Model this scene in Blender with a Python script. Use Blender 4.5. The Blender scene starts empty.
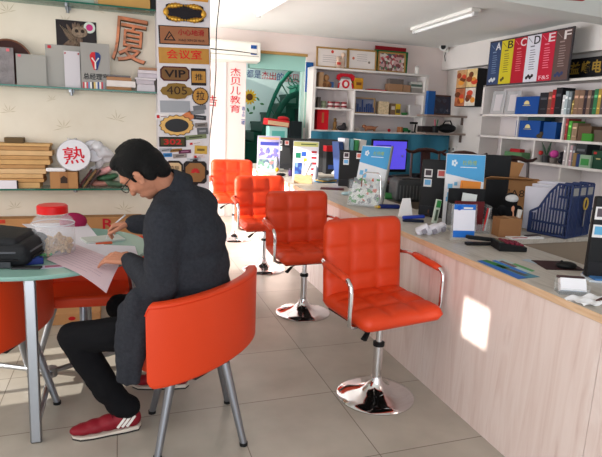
import bpy, bmesh, math, random
from mathutils import Vector, Matrix, Euler
random.seed(7)
S = bpy.context.scene
COL = S.collection
PI = math.pi
# ------------------------------------------------------------------ camera
CAM_H = 1.56
FPX, YAW, PITCH, ROLL = 529.2, 0.33103, 0.20254, -0.04091
fw = Vector((math.sin(YAW)*math.cos(PITCH), math.cos(YAW)*math.cos(PITCH), -math.sin(PITCH)))
r0 = Vector((math.cos(YAW), -math.sin(YAW), 0)); d0 = fw.cross(r0)
rt = math.cos(ROLL)*r0 + math.sin(ROLL)*d0
dn = -math.sin(ROLL)*r0 + math.cos(ROLL)*d0
cam = bpy.data.cameras.new('camera'); camo = bpy.data.objects.new('camera', cam); COL.objects.link(camo)
m = Matrix.Identity(4)
for i in range(3):
    m[i][0] = rt[i]; m[i][1] = -dn[i]; m[i][2] = -fw[i]
m.translation = Vector((0, 0, CAM_H)); camo.matrix_world = m
cam.sensor_fit = 'HORIZONTAL'; cam.sensor_width = 36; cam.lens = 36*FPX/602
cam.clip_start = 0.05
S.camera = camo
# ------------------------------------------------------------------ light
w = bpy.data.worlds.new('world'); S.world = w; w.use_nodes = True
bg = w.node_tree.nodes['Background']
bg.inputs[0].default_value = (0.80, 0.90, 1.0, 1); bg.inputs[1].default_value = 1.0
def sun(direction, e, ang=0.6):
    l = bpy.data.lights.new('sun', 'SUN'); l.energy = e; l.angle = math.radians(ang); l.color = (1, .95, .86)
    o = bpy.data.objects.new('sun', l); COL.objects.link(o)
    o.rotation_euler = Vector(direction).to_track_quat('-Z', 'Y').to_euler(); o.location = (-6, 3, 6)
def area(name, loc, direction, sx, sy, e, col=(1, 1, 1)):
    l = bpy.data.lights.new(name, 'AREA'); l.shape = 'RECTANGLE'; l.size = sx; l.size_y = sy; l.energy = e; l.color = col
    o = bpy.data.objects.new(name, l); COL.objects.link(o); o.location = loc
    o.rotation_euler = Vector(direction).to_track_quat('-Z', 'Y').to_euler()
sun((1, .10, -.30), 7.5)
area('shopfront_daylight', (-0.6, -1.75, 1.5), (-0.05, 1, -0.06), 3.8, 2.4, 62, (.97, .98, 1))
area('side_door_daylight', (-1.3, 6.5, 1.3), (1, .02, .02), 3.2, 2.3, 125, (.98, .99, 1))
area('side_window_daylight', (-2.7, 2.6, 1.6), (1, .1, -.1), 2.2, 1.4, 34, (1, .97, .93))
S.view_settings.view_transform = 'Standard'; S.view_settings.look = 'None'
S.view_settings.gamma = 1; S.view_settings.use_curve_mapping = False
S.view_settings.exposure = 0.4
try:
    S.cycles.use_denoising = True; S.cycles.max_bounces = 8; S.cycles.diffuse_bounces = 5
    S.cycles.sample_clamp_indirect = 6; S.cycles.caustics_reflective = False; S.cycles.caustics_refractive = False
except Exception: pass
# ------------------------------------------------------------------ helpers
def ray(u, v): return rt*((u-301)/FPX) + dn*((v-228.5)/FPX) + fw
def AY(u, v, y): q = ray(u, v); t = y/q.y; return Vector((0, 0, CAM_H)) + q*t
def AX(u, v, x): q = ray(u, v); t = x/q.x; return Vector((0, 0, CAM_H)) + q*t
def AZ(u, v, z): q = ray(u, v); t = (z-CAM_H)/q.z; return Vector((0, 0, CAM_H)) + q*t
def lin(c):
    return tuple((x/12.92 if x <= .04045 else ((x+.055)/1.055)**2.4) for x in [k/255 for k in c])
MC = {}
def mat(c, rough=.55, metal=0, bump=0, bscale=60, var=0, vscale=8, spec=.2, coat=0, sheen=0, name=None):
    if isinstance(c, str): return MC[c]
    key = (tuple(c), rough, metal, bump, bscale, var, vscale, spec, coat, sheen)
    if key in MC: return MC[key]
    mm = bpy.data.materials.new(name or 'mat'); mm.use_nodes = True
    nt = mm.node_tree; b = nt.nodes['Principled BSDF']; L = lin(c)
    b.inputs['Base Color'].default_value = (*L, 1); b.inputs['Roughness'].default_value = rough
    b.inputs['Metallic'].default_value = metal; b.inputs['Specular IOR Level'].default_value = spec
    b.inputs['Coat Weight'].default_value = coat; b.inputs['Sheen Weight'].default_value = sheen
    if var or bump:
        tc = nt.nodes.new('ShaderNodeTexCoord')
    if var:
        n = nt.nodes.new('ShaderNodeTexNoise'); n.inputs['Scale'].default_value = vscale; n.inputs['Detail'].default_value = 4
        nt.links.new(tc.outputs['Object'], n.inputs['Vector'])
        r = nt.nodes.new('ShaderNodeValToRGB'); nt.links.new(n.outputs['Fac'], r.inputs['Fac'])
        r.color_ramp.elements[0].position = .3; r.color_ramp.elements[1].position = .7
        r.color_ramp.elements[0].color = (*[x*(1-var) for x in L], 1); r.color_ramp.elements[1].color = (*[min(1, x*(1+var)) for x in L], 1)
        nt.links.new(r.outputs['Color'], b.inputs['Base Color'])
    if bump:
        n2 = nt.nodes.new('ShaderNodeTexNoise'); n2.inputs['Scale'].default_value = bscale; n2.inputs['Detail'].default_value = 3
        nt.links.new(tc.outputs['Object'], n2.inputs['Vector'])
        bp = nt.nodes.new('ShaderNodeBump'); bp.inputs['Strength'].default_value = bump; bp.inputs['Distance'].default_value = .01
        nt.links.new(n2.outputs['Fac'], bp.inputs['Height']); nt.links.new(bp.outputs['Normal'], b.inputs['Normal'])
    MC[key] = mm; return mm
def nodes_mat(name, rough=.5):
    mm = bpy.data.materials.new(name); mm.use_nodes = True; nt = mm.node_tree; b = nt.nodes['Principled BSDF']
    b.inputs['Roughness'].default_value = rough; MC[name] = mm
    return mm, nt, b
def ramp(nt, stops):
    r = nt.nodes.new('ShaderNodeValToRGB'); e = r.color_ramp.elements
    while len(e) > 1: e.remove(e[-1])
    for i, (p, c) in enumerate(stops):
        k = e[0] if i == 0 else e.new(p)
        k.position = p; k.color = (*lin(c), 1)
    return r
class MB:
    def __init__(s): s.b = bmesh.new()
    def box(s, c, d, rot=None, bev=0, seg=2):
        M = Matrix.Translation(c) @ ((Euler(rot).to_matrix().to_4x4()) if rot else Matrix.Identity(4)) @ Matrix.Diagonal((*d, 1))
        g = bmesh.ops.create_cube(s.b, size=1, matrix=M)
        if bev:
            es = list({e for v in g['verts'] for e in v.link_edges})
            bmesh.ops.bevel(s.b, geom=es, offset=min(bev, min(d)*.49), segments=seg, affect='EDGES', profile=.5)
        return s
    def cyl(s, c, r, h, r2=None, seg=24, rot=None):
        M = Matrix.Translation(c) @ ((Euler(rot).to_matrix().to_4x4()) if rot else Matrix.Identity(4))
        bmesh.ops.create_cone(s.b, cap_ends=True, segments=seg, radius1=r, radius2=r if r2 is None else r2, depth=h, matrix=M); return s
    def sph(s, c, r, seg=16, rot=None):
        r = r if hasattr(r, '__len__') else (r, r, r)
        M = Matrix.Translation(c) @ ((Euler(rot).to_matrix().to_4x4() if not isinstance(rot, Matrix) else rot.to_4x4()) if rot else Matrix.Identity(4)) @ Matrix.Diagonal((*r, 1))
        bmesh.ops.create_uvsphere(s.b, u_segments=seg, v_segments=max(6, seg*2//3), radius=1, matrix=M); return s
    def lathe(s, prof, c=(0, 0, 0), seg=32):
        rings = []
        for (r, z) in prof:
            rings.append([s.b.verts.new((c[0]+r*math.cos(2*PI*k/seg), c[1]+r*math.sin(2*PI*k/seg), c[2]+z)) for k in range(seg)])
        for a, b in zip(rings, rings[1:]):
            for k in range(seg): s.b.faces.new((a[k], a[(k+1) % seg], b[(k+1) % seg], b[k]))
        if prof[0][0] > 1e-5: s.b.faces.new(rings[0][::-1])
        if prof[-1][0] > 1e-5: s.b.faces.new(rings[-1])
        return s
    def tube(s, pts, r, seg=10, closed=False, flat=None):
        pts = [Vector(p) for p in pts]; n = len(pts); rings = []
        rr = r if hasattr(r, '__len__') else [r]*n
        up = None
        for i, p in enumerate(pts):
            a = pts[i-1] if (i > 0 or closed) else p; b = pts[(i+1) % n] if (i < n-1 or closed) else p
            t = (b-a).normalized()
            if up is None:
                up = Vector((0, 0, 1)) if abs(t.z) < .9 else Vector((1, 0, 0))
            x = t.cross(up)
            if x.length < 1e-4: x = t.cross(Vector((0, 1, 0)))
            x.normalize(); y = x.cross(t).normalized(); up = y
            f = flat or (1, 1)
            rings.append([s.b.verts.new(p + x*(math.cos(2*PI*k/seg)*rr[i]*f[0]) + y*(math.sin(2*PI*k/seg)*rr[i]*f[1])) for k in range(seg)])
        for i in range(n if closed else n-1):
            a = rings[i]; b = rings[(i+1) % n]
            for k in range(seg): s.b.faces.new((a[k], a[(k+1) % seg], b[(k+1) % seg], b[k]))
        if not closed:
            s.b.faces.new(rings[0][::-1]); s.b.faces.new(rings[-1])
        return s
    def cap(s, a, b, ra, rb, seg=12):          # tapered capsule
        a = Vector(a); b = Vector(b)
        s.tube([a, b], [ra, rb], seg); s.sph(a, ra, seg); s.sph(b, rb, seg); return s
    def prism(s, poly, y0, y1, plane='xz'):     # polygon in xz extruded along y (or xy along z)
        f = (lambda p, d: (p[0], d, p[1])) if plane == 'xz' else (lambda p, d: (p[0], p[1], d))
        if plane == 'yz': f = lambda p, d: (d, p[0], p[1])
        A = [s.b.verts.new(f(p, y0)) for p in poly]; B = [s.b.verts.new(f(p, y1)) for p in poly]
        n = len(poly)
        for i in range(n): s.b.faces.new((A[i], A[(i+1) % n], B[(i+1) % n], B[i]))
        s.b.faces.new(A[::-1]); s.b.faces.new(B); return s
    def hexa(s, lo, hi):                        # two quads of 4 pts
        A = [s.b.verts.new(p) for p in lo]; B = [s.b.verts.new(p) for p in hi]
        for i in range(4): s.b.faces.new((A[i], A[(i+1) % 4], B[(i+1) % 4], B[i]))
        s.b.faces.new(A[::-1]); s.b.faces.new(B); return s
    def sheet(s, fn, nx, ny, th=.0008):         # thin solid sheet fn(a,b)->point
        top = [[s.b.verts.new(fn(i/nx, j/ny)) for j in range(ny+1)] for i in range(nx+1)]
        bot = [[s.b.verts.new(Vector(fn(i/nx, j/ny)) - Vector((0, 0, th))) for j in range(ny+1)] for i in range(nx+1)]
        for i in range(nx):
            for j in range(ny):
                s.b.faces.new((top[i][j], top[i+1][j], top[i+1][j+1], top[i][j+1]))
                s.b.faces.new((bot[i][j], bot[i][j+1], bot[i+1][j+1], bot[i+1][j]))
        for i in range(nx):
            s.b.faces.new((top[i][0], bot[i][0], bot[i+1][0], top[i+1][0])); s.b.faces.new((top[i+1][ny], bot[i+1][ny], bot[i][ny], top[i][ny]))
        for j in range(ny):
            s.b.faces.new((top[0][j+1], bot[0][j+1], bot[0][j], top[0][j])); s.b.faces.new((top[nx][j], bot[nx][j], bot[nx][j+1], top[nx][j+1]))
        return s
    def build(s, name, m, parent=None, smooth=False, bevel=0, loc=None, rot=None, remesh=0, sm=0, auto=40):
        bmesh.ops.recalc_face_normals(s.b, faces=s.b.faces[:])
        me = bpy.data.meshes.new(name); s.b.to_mesh(me); s.b.free()
        if remesh: me = do_remesh(me, remesh, sm)
        o = bpy.data.objects.new(name, me); COL.objects.link(o)
        for k in (m if isinstance(m, (list, tuple)) and isinstance(m[0], bpy.types.Material) else [m]):
            me.materials.append(k if isinstance(k, bpy.types.Material) else mat(k))
        if smooth or remesh:
            for p in me.polygons: p.use_smooth = True
            if not remesh:
                try:
                    me.set_sharp_from_angle(angle=math.radians(auto))
                except Exception: pass
        if bevel:
            b = o.modifiers.new('b', 'BEVEL'); b.width = bevel; b.segments = 2; b.limit_method = 'ANGLE'; b.angle_limit = math.radians(40)
        if parent: o.parent = parent
        if loc is not None: o.location = loc
        if rot is not None: o.rotation_euler = rot
        return o
def do_remesh(me, vox, sm):
    t = bpy.data.objects.new('t', me); COL.objects.link(t)
    r = t.modifiers.new('r', 'REMESH'); r.mode = 'VOXEL'; r.voxel_size = vox
    if sm:
        q = t.modifiers.new('s', 'SMOOTH'); q.iterations = sm; q.factor = .5
    dg = bpy.context.evaluated_depsgraph_get(); dg.update()
    out = bpy.data.meshes.new_from_object(t.evaluated_get(dg))
    bpy.data.objects.remove(t); out.materials.clear(); return out
def crease(o, amp, sc, stretch=(1, 1, 1)):
    from mathutils import noise
    me = o.data; ns = [v.normal.copy() for v in me.vertices]
    for v, n in zip(me.vertices, ns):
        c = v.co; q = Vector((c.x*sc*stretch[0], c.y*sc*stretch[1], c.z*sc*stretch[2]))
        v.co = c + n*(amp*(noise.noise(q)+.5*noise.noise(q*2.1)))
    return o
def tag(o, label=None, cat=None, group=None, kind=None):
    if label: o['label'] = label
    if cat: o['category'] = cat
    if group: o['group'] = group
    if kind: o['kind'] = kind
    return o
def thing(name, label, cat, loc=(0, 0, 0), rz=0, group=None, rot=None):
    o = bpy.data.objects.new(name, None); COL.objects.link(o); o.location = loc
    o.rotation_euler = rot or (0, 0, rz); o.empty_display_size = .05
    return tag(o, label, cat, group)
def one(name, mb, m, label, cat, loc=(0, 0, 0), rz=0, group=None, rot=None, **kw):
    return tag(mb.build(name, m, None, loc=loc, rot=rot or (0, 0, rz), **kw), label, cat, group)
def struct(name, mb, m, parent=None, label=None, **kw):
    o = mb.build(name, m, parent, **kw)
    if not parent: o['kind'] = 'structure'
    if label: o['label'] = label
    return o
def copy_tree(o, parent=None):
    c = o.copy(); COL.objects.link(c)
    if parent: c.parent = parent
    for ch in list(o.children): copy_tree(ch, c)
    return c
def text(txt, w, h, m, parent, loc, name='lettering', ext=.0015, rot=(PI/2, 0, 0), bold=0, spacing=1):
    cu = bpy.data.curves.new('t', 'FONT'); cu.body = txt; cu.align_x = 'LEFT'; cu.extrude = ext; cu.offset = bold; cu.resolution_u = 3
    cu.space_character = spacing
    t = bpy.data.objects.new('t', cu); COL.objects.link(t)
    dg = bpy.context.evaluated_depsgraph_get(); dg.update()
    me = bpy.data.meshes.new_from_object(t.evaluated_get(dg)); bpy.data.objects.remove(t)
    xs = [v.co.x for v in me.vertices]; ys = [v.co.y for v in me.vertices]
    if not xs: return None
    x0, x1, y0, y1 = min(xs), max(xs), min(ys), max(ys)
    for v in me.vertices:
        v.co.x = (v.co.x-(x0+x1)/2)/max(x1-x0, 1e-6)*w; v.co.y = (v.co.y-(y0+y1)/2)/max(y1-y0, 1e-6)*h
    me.materials.clear(); me.materials.append(m if isinstance(m, bpy.types.Material) else mat(m))
    o = bpy.data.objects.new(name, me); COL.objects.link(o); o.parent = parent; o.location = loc; o.rotation_euler = rot
    return o
def ORD(i): return ['first', 'second', 'third', 'fourth', 'fifth', 'sixth', 'seventh', 'eighth', 'ninth', 'tenth', 'eleventh', 'twelfth', 'thirteenth', 'fourteenth', 'fifteenth', 'sixteenth'][i]
def ell(w, h, n=40, wob=0, k=8): return [((w/2+wob*math.cos(k*2*PI*i/n))*math.cos(2*PI*i/n), (h/2+wob*math.cos(k*2*PI*i/n))*math.sin(2*PI*i/n)) for i in range(n)]
# ------------------------------------------------------------------ materials
WHITE = mat((232, 230, 226), .6); CHROME = mat((225, 225, 228), .08, 1); STEEL = mat((150, 152, 156), .32, 1)
BLACK = mat((20, 20, 22), .55, spec=.25); DARK = mat((34, 34, 36), .65, spec=.25); PAPER = mat((236, 234, 236), .8)
ORANGE = mat((215, 62, 20), .45, bump=.12, bscale=220, spec=.4, name='orange_leather')
RED = mat((190, 24, 30), .5); KRAFT = mat((168, 122, 78), .8, var=.12, vscale=6, bump=.05)
CARTON = mat((176, 128, 84), .8, var=.08, vscale=5); GOLD = mat((196, 150, 70), .35, .6); BLUE = mat((28, 78, 150), .5)
def glassy(name, c, a, rough=.05):
    mm = bpy.data.materials.new(name); mm.use_nodes = True; nt = mm.node_tree; b = nt.nodes['Principled BSDF']
    b.inputs['Base Color'].default_value = (*lin(c), 1); b.inputs['Roughness'].default_value = rough; b.inputs['Alpha'].default_value = a
    MC[name] = mm; return mm
CLEAR = glassy('clear_plastic', (225, 230, 232), .13); FROST = glassy('frosted_acrylic', (176, 173, 168), .66, .4)
PGLASS = glassy('window_glass', (235, 245, 245), .08, .02); SHGLASS = glassy('shelf_glass', (120, 165, 150), .45, .05)
GEDGE = mat((10, 92, 74), .15, coat=.5); TEAL_GLASS = glassy('teal_table_glass', (142, 182, 172), .9, .12)
def m_floor():
    mm, nt, b = nodes_mat('floor_tile', .3)
    tc = nt.nodes.new('ShaderNodeTexCoord'); sp = nt.nodes.new('ShaderNodeSeparateXYZ'); nt.links.new(tc.outputs['Object'], sp.inputs[0])
    def grid(ch, off, size):
        a = nt.nodes.new('ShaderNodeMath'); a.operation = 'SUBTRACT'; a.inputs[1].default_value = off; nt.links.new(sp.outputs[ch], a.inputs[0])
        d = nt.nodes.new('ShaderNodeMath'); d.operation = 'DIVIDE'; d.inputs[1].default_value = size; nt.links.new(a.outputs[0], d.inputs[0])
        p = nt.nodes.new('ShaderNodeMath'); p.operation = 'PINGPONG'; p.inputs[1].default_value = .5; nt.links.new(d.outputs[0], p.inputs[0])
        l = nt.nodes.new('ShaderNodeMath'); l.operation = 'LESS_THAN'; l.inputs[1].default_value = .0042; nt.links.new(p.outputs[0], l.inputs[0])
        fl = nt.nodes.new('ShaderNodeMath'); fl.operation = 'FLOOR'; nt.links.new(d.outputs[0], fl.inputs[0])
        return l, fl
    gx, fx = grid('X', 1.1405, .5975); gy, fy = grid('Y', 2.016, .6175)
    mx = nt.nodes.new('ShaderNodeMath'); mx.operation = 'MAXIMUM'; nt.links.new(gx.outputs[0], mx.inputs[0]); nt.links.new(gy.outputs[0], mx.inputs[1])
    cb = nt.nodes.new('ShaderNodeCombineXYZ'); nt.links.new(fx.outputs[0], cb.inputs[0]); nt.links.new(fy.outputs[0], cb.inputs[1])
    wn = nt.nodes.new('ShaderNodeTexWhiteNoise'); nt.links.new(cb.outputs[0], wn.inputs['Vector'])
    n = nt.nodes.new('ShaderNodeTexNoise'); n.inputs['Scale'].default_value = 3.5; n.inputs['Detail'].default_value = 6; nt.links.new(tc.outputs['Object'], n.inputs['Vector'])
    r = ramp(nt, [(.3, (161, 154, 143)), (.7, (179, 172, 161))]); nt.links.new(n.outputs['Fac'], r.inputs['Fac'])
    hs = nt.nodes.new('ShaderNodeMapRange'); hs.inputs['To Min'].default_value = .95; hs.inputs['To Max'].default_value = 1.05; nt.links.new(wn.outputs['Value'], hs.inputs['Value'])
    hv = nt.nodes.new('ShaderNodeHueSaturation'); nt.links.new(r.outputs['Color'], hv.inputs['Color']); nt.links.new(hs.outputs[0], hv.inputs['Value'])
    mix = nt.nodes.new('ShaderNodeMix'); mix.data_type = 'RGBA'; mix.inputs['B'].default_value = (*lin((112, 102, 92)), 1)
    nt.links.new(mx.outputs[0], mix.inputs['Factor']); nt.links.new(hv.outputs['Color'], mix.inputs['A']); nt.links.new(mix.outputs['Result'], b.inputs['Base Color'])
    return mm
def m_wood(name, stops, scale=(14, 14, 1.2), rough=.5, dist=1.5):
    mm, nt, b = nodes_mat(name, rough)
    tc = nt.nodes.new('ShaderNodeTexCoord'); mp = nt.nodes.new('ShaderNodeMapping'); mp.inputs['Scale'].default_value = scale
    nt.links.new(tc.outputs['Object'], mp.inputs['Vector'])
    n = nt.nodes.new('ShaderNodeTexNoise'); n.inputs['Scale'].default_value = 2.2; n.inputs['Detail'].default_value = 5; n.inputs['Distortion'].default_value = dist
    nt.links.new(mp.outputs[0], n.inputs['Vector']); r = ramp(nt, stops); nt.links.new(n.outputs['Fac'], r.inputs['Fac'])
    nt.links.new(r.outputs['Color'], b.inputs['Base Color']); return mm
FLOOR = m_floor()
PINKWOOD = m_wood('pink_wood', [(.25, (212, 188, 180)), (.42, (227, 208, 201)), (.6, (234, 218, 212)), (.8, (219, 197, 190))], (8, 8, .7), .42, 1.2)
TOPWOOD = m_wood('counter_top_wood', [(.25, (168, 160, 150)), (.5, (192, 184, 174)), (.8, (204, 197, 188))], (16, 1.6, 10), .4)
BANDWOOD = m_wood('edge_band', [(.3, (206, 168, 132)), (.7, (226, 194, 160))], (20, 2, 20), .5)
DWOOD = m_wood('dark_wood', [(.3, (44, 20, 16)), (.7, (78, 38, 28))], (10, 10, 2), .35)
DESKWOOD = m_wood('desk_wood', [(.3, (120, 92, 72)), (.7, (150, 120, 96))], (8, 2, 8), .5)
def m_paper_wall():
    mm, nt, b = nodes_mat('cream_wallpaper', .75)
    tc = nt.nodes.new('ShaderNodeTexCoord'); n = nt.nodes.new('ShaderNodeTexNoise'); n.inputs['Scale'].default_value = 3; n.inputs['Detail'].default_value = 5
    nt.links.new(tc.outputs['Object'], n.inputs['Vector']); r = ramp(nt, [(.3, (222, 210, 192)), (.7, (234, 224, 208))]); nt.links.new(n.outputs['Fac'], r.inputs['Fac'])
    nt.links.new(r.outputs['Color'], b.inputs['Base Color']); return mm
WALLP = m_paper_wall()
PLASTER = mat((232, 226, 222), .8, var=.03, vscale=2); CEIL = mat((240, 242, 239), .85, var=.02, vscale=1.5)
def m_collage(name, stops, scale=30):
    mm, nt, b = nodes_mat(name, .5)
    tc = nt.nodes.new('ShaderNodeTexCoord'); v = nt.nodes.new('ShaderNodeTexVoronoi'); v.inputs['Scale'].default_value = scale
    nt.links.new(tc.outputs['Object'], v.inputs['Vector']); sp = nt.nodes.new('ShaderNodeSeparateXYZ'); nt.links.new(v.outputs['Color'], sp.inputs[0])
    r = ramp(nt, stops); r.color_ramp.interpolation = 'CONSTANT'; nt.links.new(sp.outputs[0], r.inputs['Fac']); nt.links.new(r.outputs['Color'], b.inputs['Base Color']); return mm
# ================================================================== STRUCTURE
CZ = 2.86; YW = 4.72; YS = 4.5; YB = 8.3; XR = 5.45; XL = -2.85; CT = .88
struct('floor', MB().box((1.3, 2.4, -.05), (8.6, 17.4, .1)), FLOOR)
struct('ceiling', MB().box((1.3, 3.2, CZ+.05), (8.6, 10.4, .1)), CEIL)
struct('wall_left', MB().box((-1.25, YW+.06, CZ/2), (3.3, .12, CZ)), WALLP)
def wallbox(n, lo, hi, m): return struct(n, MB().box([(a+b)/2 for a, b in zip(lo, hi)], [b-a for a, b in zip(lo, hi)]), m)
b = MB()
def bx(b, lo, hi, bev=0): return b.box([(p+q)/2 for p, q in zip(lo, hi)], [abs(q-p) for p, q in zip(lo, hi)], bev=bev)
# west wall, unseen; its two openings are cut to shape the sun patches
bx(b, (XL-.12, -2, 0), (XL, 1.60, CZ)); bx(b, (XL-.12, 3.4, 0), (XL, YW, CZ)); bx(b, (XL-.12, 1.60, 2.07), (XL, 3.4, CZ))
bx(b, (XL-.12, 1.60, 0), (XL, 2.7, 1.83)); bx(b, (XL-.12, 1.81, 1.83), (XL, 2.7, 2.07)); bx(b, (XL-.12, 2.7, .98), (XL, 3.4, 2.07)); bx(b, (XL-.12, 2.7, 0), (XL, 3.4, .3))
struct('wall_west', b, PLASTER)
b = MB(); bx(b, (-1.57, YW+.12, 2.3), (-1.45, YB, CZ)); bx(b, (-1.57, YW+.12, 0), (-1.45, 4.95, 2.3)); bx(b, (-1.57, 7.9, 0), (-1.45, YB, 2.3))
struct('wall_side_bay', b, PLASTER)
dl = AY(246, 80, YB).x; dr = AY(302.5, 80, YB+.14).x; dt = AY(275, 54, YB).z
b = MB(); bx(b, (-1.5, YB, 0), (dl, YB+.14, CZ)); bx(b, (dr, YB, 0), (XR, YB+.14, CZ)); bx(b, (dl, YB, dt), (dr, YB+.14, CZ))
struct('wall_back', b, mat((236, 222, 218), .8, var=.02, vscale=2))
struct('wall_right', bx(MB(), (XR, -2, 0), (XR+.12, YB+.1, CZ)), PLASTER)
struct('trim_1', bx(MB(), (XR-.14, -2, AX(445, 70, XR-.14).z), (XR, YB, CZ)), PLASTER)           # soffit over the right wall
px0, px1 = AY(157, 60, YS).x, AY(210, 60, YS).x
struct('wall_pillar', bx(MB(), (px0, YS, 0), (px1, YS+.5, CZ)), mat((222, 216, 220), .5))
p, q = AZ(447, 0, 2.64), AZ(602, 25, 2.64); dd = (q-p).normalized(); nn = Vector((dd.y, -dd.x, 0))
a0 = p-dd*3.2; a1 = q+dd*2.2
struct('trim_2', MB().hexa([a0, a1, a1+nn*.25, a0+nn*.25], [v+Vector((0, 0, CZ-2.64)) for v in (a0, a1, a1+nn*.25, a0+nn*.25)]), CEIL)  # ceiling beam
# doorway trim and the stair room beyond
struct('trim_3', bx(MB(), (dl, YB-.02, dt-.005), (dr+.02, YB+.15, dt+.035)), mat((176, 140, 84), .5))
TEAL = mat((150, 196, 186), .7)
lz = AY(275, 70, YB+.1).z
struct('trim_4', bx(MB(), (AY(250, 60, YB).x, YB+.02, lz), (dr, YB+.12, dt)), TEAL)
struct('door_1', bx(MB(), (dr-.05, YB+.02, 0), (dr+.0, YB+.13, lz)), mat((176, 206, 196), .6))
struct('wall_stair_room', bx(MB(), (.6, 10.9, 0), (4.6, 11.0, CZ)), mat((206, 226, 222), .75))
struct('wall_stair_left', bx(MB(), (.6, YB+.14, 0), (.7, 10.9, CZ)), mat((206, 226, 222), .75))
struct('wall_stair_right', bx(MB(), (4.5, YB+.14, 0), (4.6, 10.9, CZ)), mat((206, 226, 222), .75))
area('stair_room_fill', (2.3, 9.6, 2.8), (0, .2, -1), .8, .8, 12)  # added fill light for the closed stair room; no fitting is built
struct('ceiling_stair_room', bx(MB(), (.6, YB+.14, CZ+.25), (4.6, 11, CZ+.35)), CEIL)
# wallpaper sprigs on the shelf wall
b = MB()
for (u, v, s) in [(8, 12, 1), (65, 22, .8), (64, 128, 1.1), (117, 120, 1.1), (9, 112, .9), (15, 208, .9), (124, 210, 1.1), (52, 100, .6), (100, 12, .7)]:
    c = AY(u, v, YW)
    for k in range(6):
        a = PI/2+(k-2.5)*.62+.3*math.sin(u); L = .06*s*(1+.35*(k % 2))
        d = Vector((math.cos(a), 0, math.sin(a))); n = Vector((-d.z, 0, d.x))*.003*s
        b.hexa([c+n*.3, c+d*L*.5+n, c+d*L, c+d*L*.5-n], [x-Vector((0, .0015, 0)) for x in (c+n*.3, c+d*L*.5+n, c+d*L, c+d*L*.5-n)])
struct('wallpaper_sprigs', b, mat((200, 186, 160), .8), bpy.data.objects['wall_left'])
# text painted on back wall, left of the doorway
def wall_text(txt, u0, v0, u1, v1, Y, m, parent, vert=False, name='lettering'):
    a, c = AY(u0, v0, Y), AY(u1, v1, Y)
    if not vert: return text(txt, c.x-a.x, a.z-c.z, m, parent, ((a.x+c.x)/2, Y-.004, (a.z+c.z)/2), name)
    n = len(txt); H = (a.z-c.z)/n
    for i, ch in enumerate(txt): text(ch, c.x-a.x, H*.86, m, parent, ((a.x+c.x)/2, Y-.004, a.z-H*(i+.5)), name)
wb = bpy.data.objects['wall_back']
RCH = mat((206, 24, 50), .6)
wall_text('杰贝儿教育', 230.5, 67, 240, 113.5, YB, RCH, wb, True)
wall_text('请上二楼', 241.5, 106, 244.6, 125, YB, mat((60, 100, 170), .6), wb, True)
wall_text('告', 207, 95, 217, 106.5, YB, mat((176, 8, 30), .6), wb)
struct('trim_5', bx(MB(), (AY(226, 80, YB).x-.008, YB-.012, 0), (AY(226, 80, YB).x+.008, YB, AY(226, 62, YB).z)), mat((205, 198, 196), .6))
ws = bpy.data.objects['wall_stair_room']; YT = 10.9
cols = [(40, 60, 120), (40, 60, 120), (200, 30, 50), (200, 30, 50), (50, 90, 160), (200, 30, 60), (200, 30, 60)]
for i, ch in enumerate('都是杰出的宝贝'):
    u = 250+i*7.6; v = 73.5+i*.8
    wall_text(ch, u-3.2, v-4, u+3.2, v+4.2, YT, mat(cols[i], .6), ws)
# sunflower decal
c = AY(249.5, 97, YT); b = MB()
for k in range(14):
    a = 2*PI*k/14; b.sph((c.x+.1*math.cos(a), YT-.005, c.z+.1*math.sin(a)), (.055, .004, .022), 8, (0, -a, 0))
struct('sunflower_decal', b, mat((226, 180, 50), .7), ws)
struct('sunflower_decal_centre', MB().sph((c.x, YT-.008, c.z), (.07, .005, .07), 12), mat((96, 60, 30), .7), ws)
b = MB()
for (u, v) in [(254, 108), (248, 110), (258, 99), (262, 104), (251, 113)]:
    c = AY(u, v, YT); b.sph((c.x, YT-.005, c.z), (.045, .004, .02), 8, (0, .6*u, 0))
struct('leaf_decals', b, mat((70, 130, 80), .7), ws)
# green staircase
GREEN = mat((14, 74, 58), .4); GRAIL = mat((20, 96, 76), .35)
st = thing('staircase', 'dark green painted staircase with curved iron railing beyond the doorway', 'staircase', (0, 0, 0))
for i in range(9):
    x0 = 1.75+i*.2; z1 = .75+i*.185
    b = MB(); bx(b, (x0, 9.75, 0), (x0+.2, 10.85, z1)); bx(b, (x0-.02, 9.72, z1-.04), (x0+.2, 10.86, z1)); b.build('step', GREEN, st)
pts = [AY(u, v, 9.6) for (u, v) in [(262, 140), (266, 122), (270, 108), (275, 95), (281, 83), (288, 74), (297, 66)]]
MB().tube(pts, .024, 8, flat=(.6, 1.5)).build('handrail', GRAIL, st, smooth=True)
pts2 = [AY(u, v, 9.6) for (u, v) in [(266, 146), (271, 130), (276, 117), (282, 106), (289, 97), (299, 93)]]
MB().tube(pts2, .034, 8, flat=(.5, 1.6)).build('stringer', GREEN, st, smooth=True)
for i in range(1, 6):
    MB().tube([pts[i], pts2[i]+(pts2[i]-pts[i])*.0], .012, 6).build('baluster', GRAIL, st)
b = MB(); c = AY(293, 84, 9.6)
for k in range(4):
    a = k*PI/2+.4; b.tube([c+Vector((math.cos(a+t*2.2)*.13*(1-t*.7), 0, math.sin(a+t*2.2)*.13*(1-t*.7))) for t in [0, .2, .4, .6, .8, 1]], .009, 6)
b.build('scrollwork', GRAIL, st)
bl = AY(302, 80, 9.7)
b = MB(); bx(b, (bl.x-.1, 9.6, 0), (bl.x+.3, 10.2, 1.75)); b.build('landing_panel', mat((20, 40, 38), .6), st)
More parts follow.
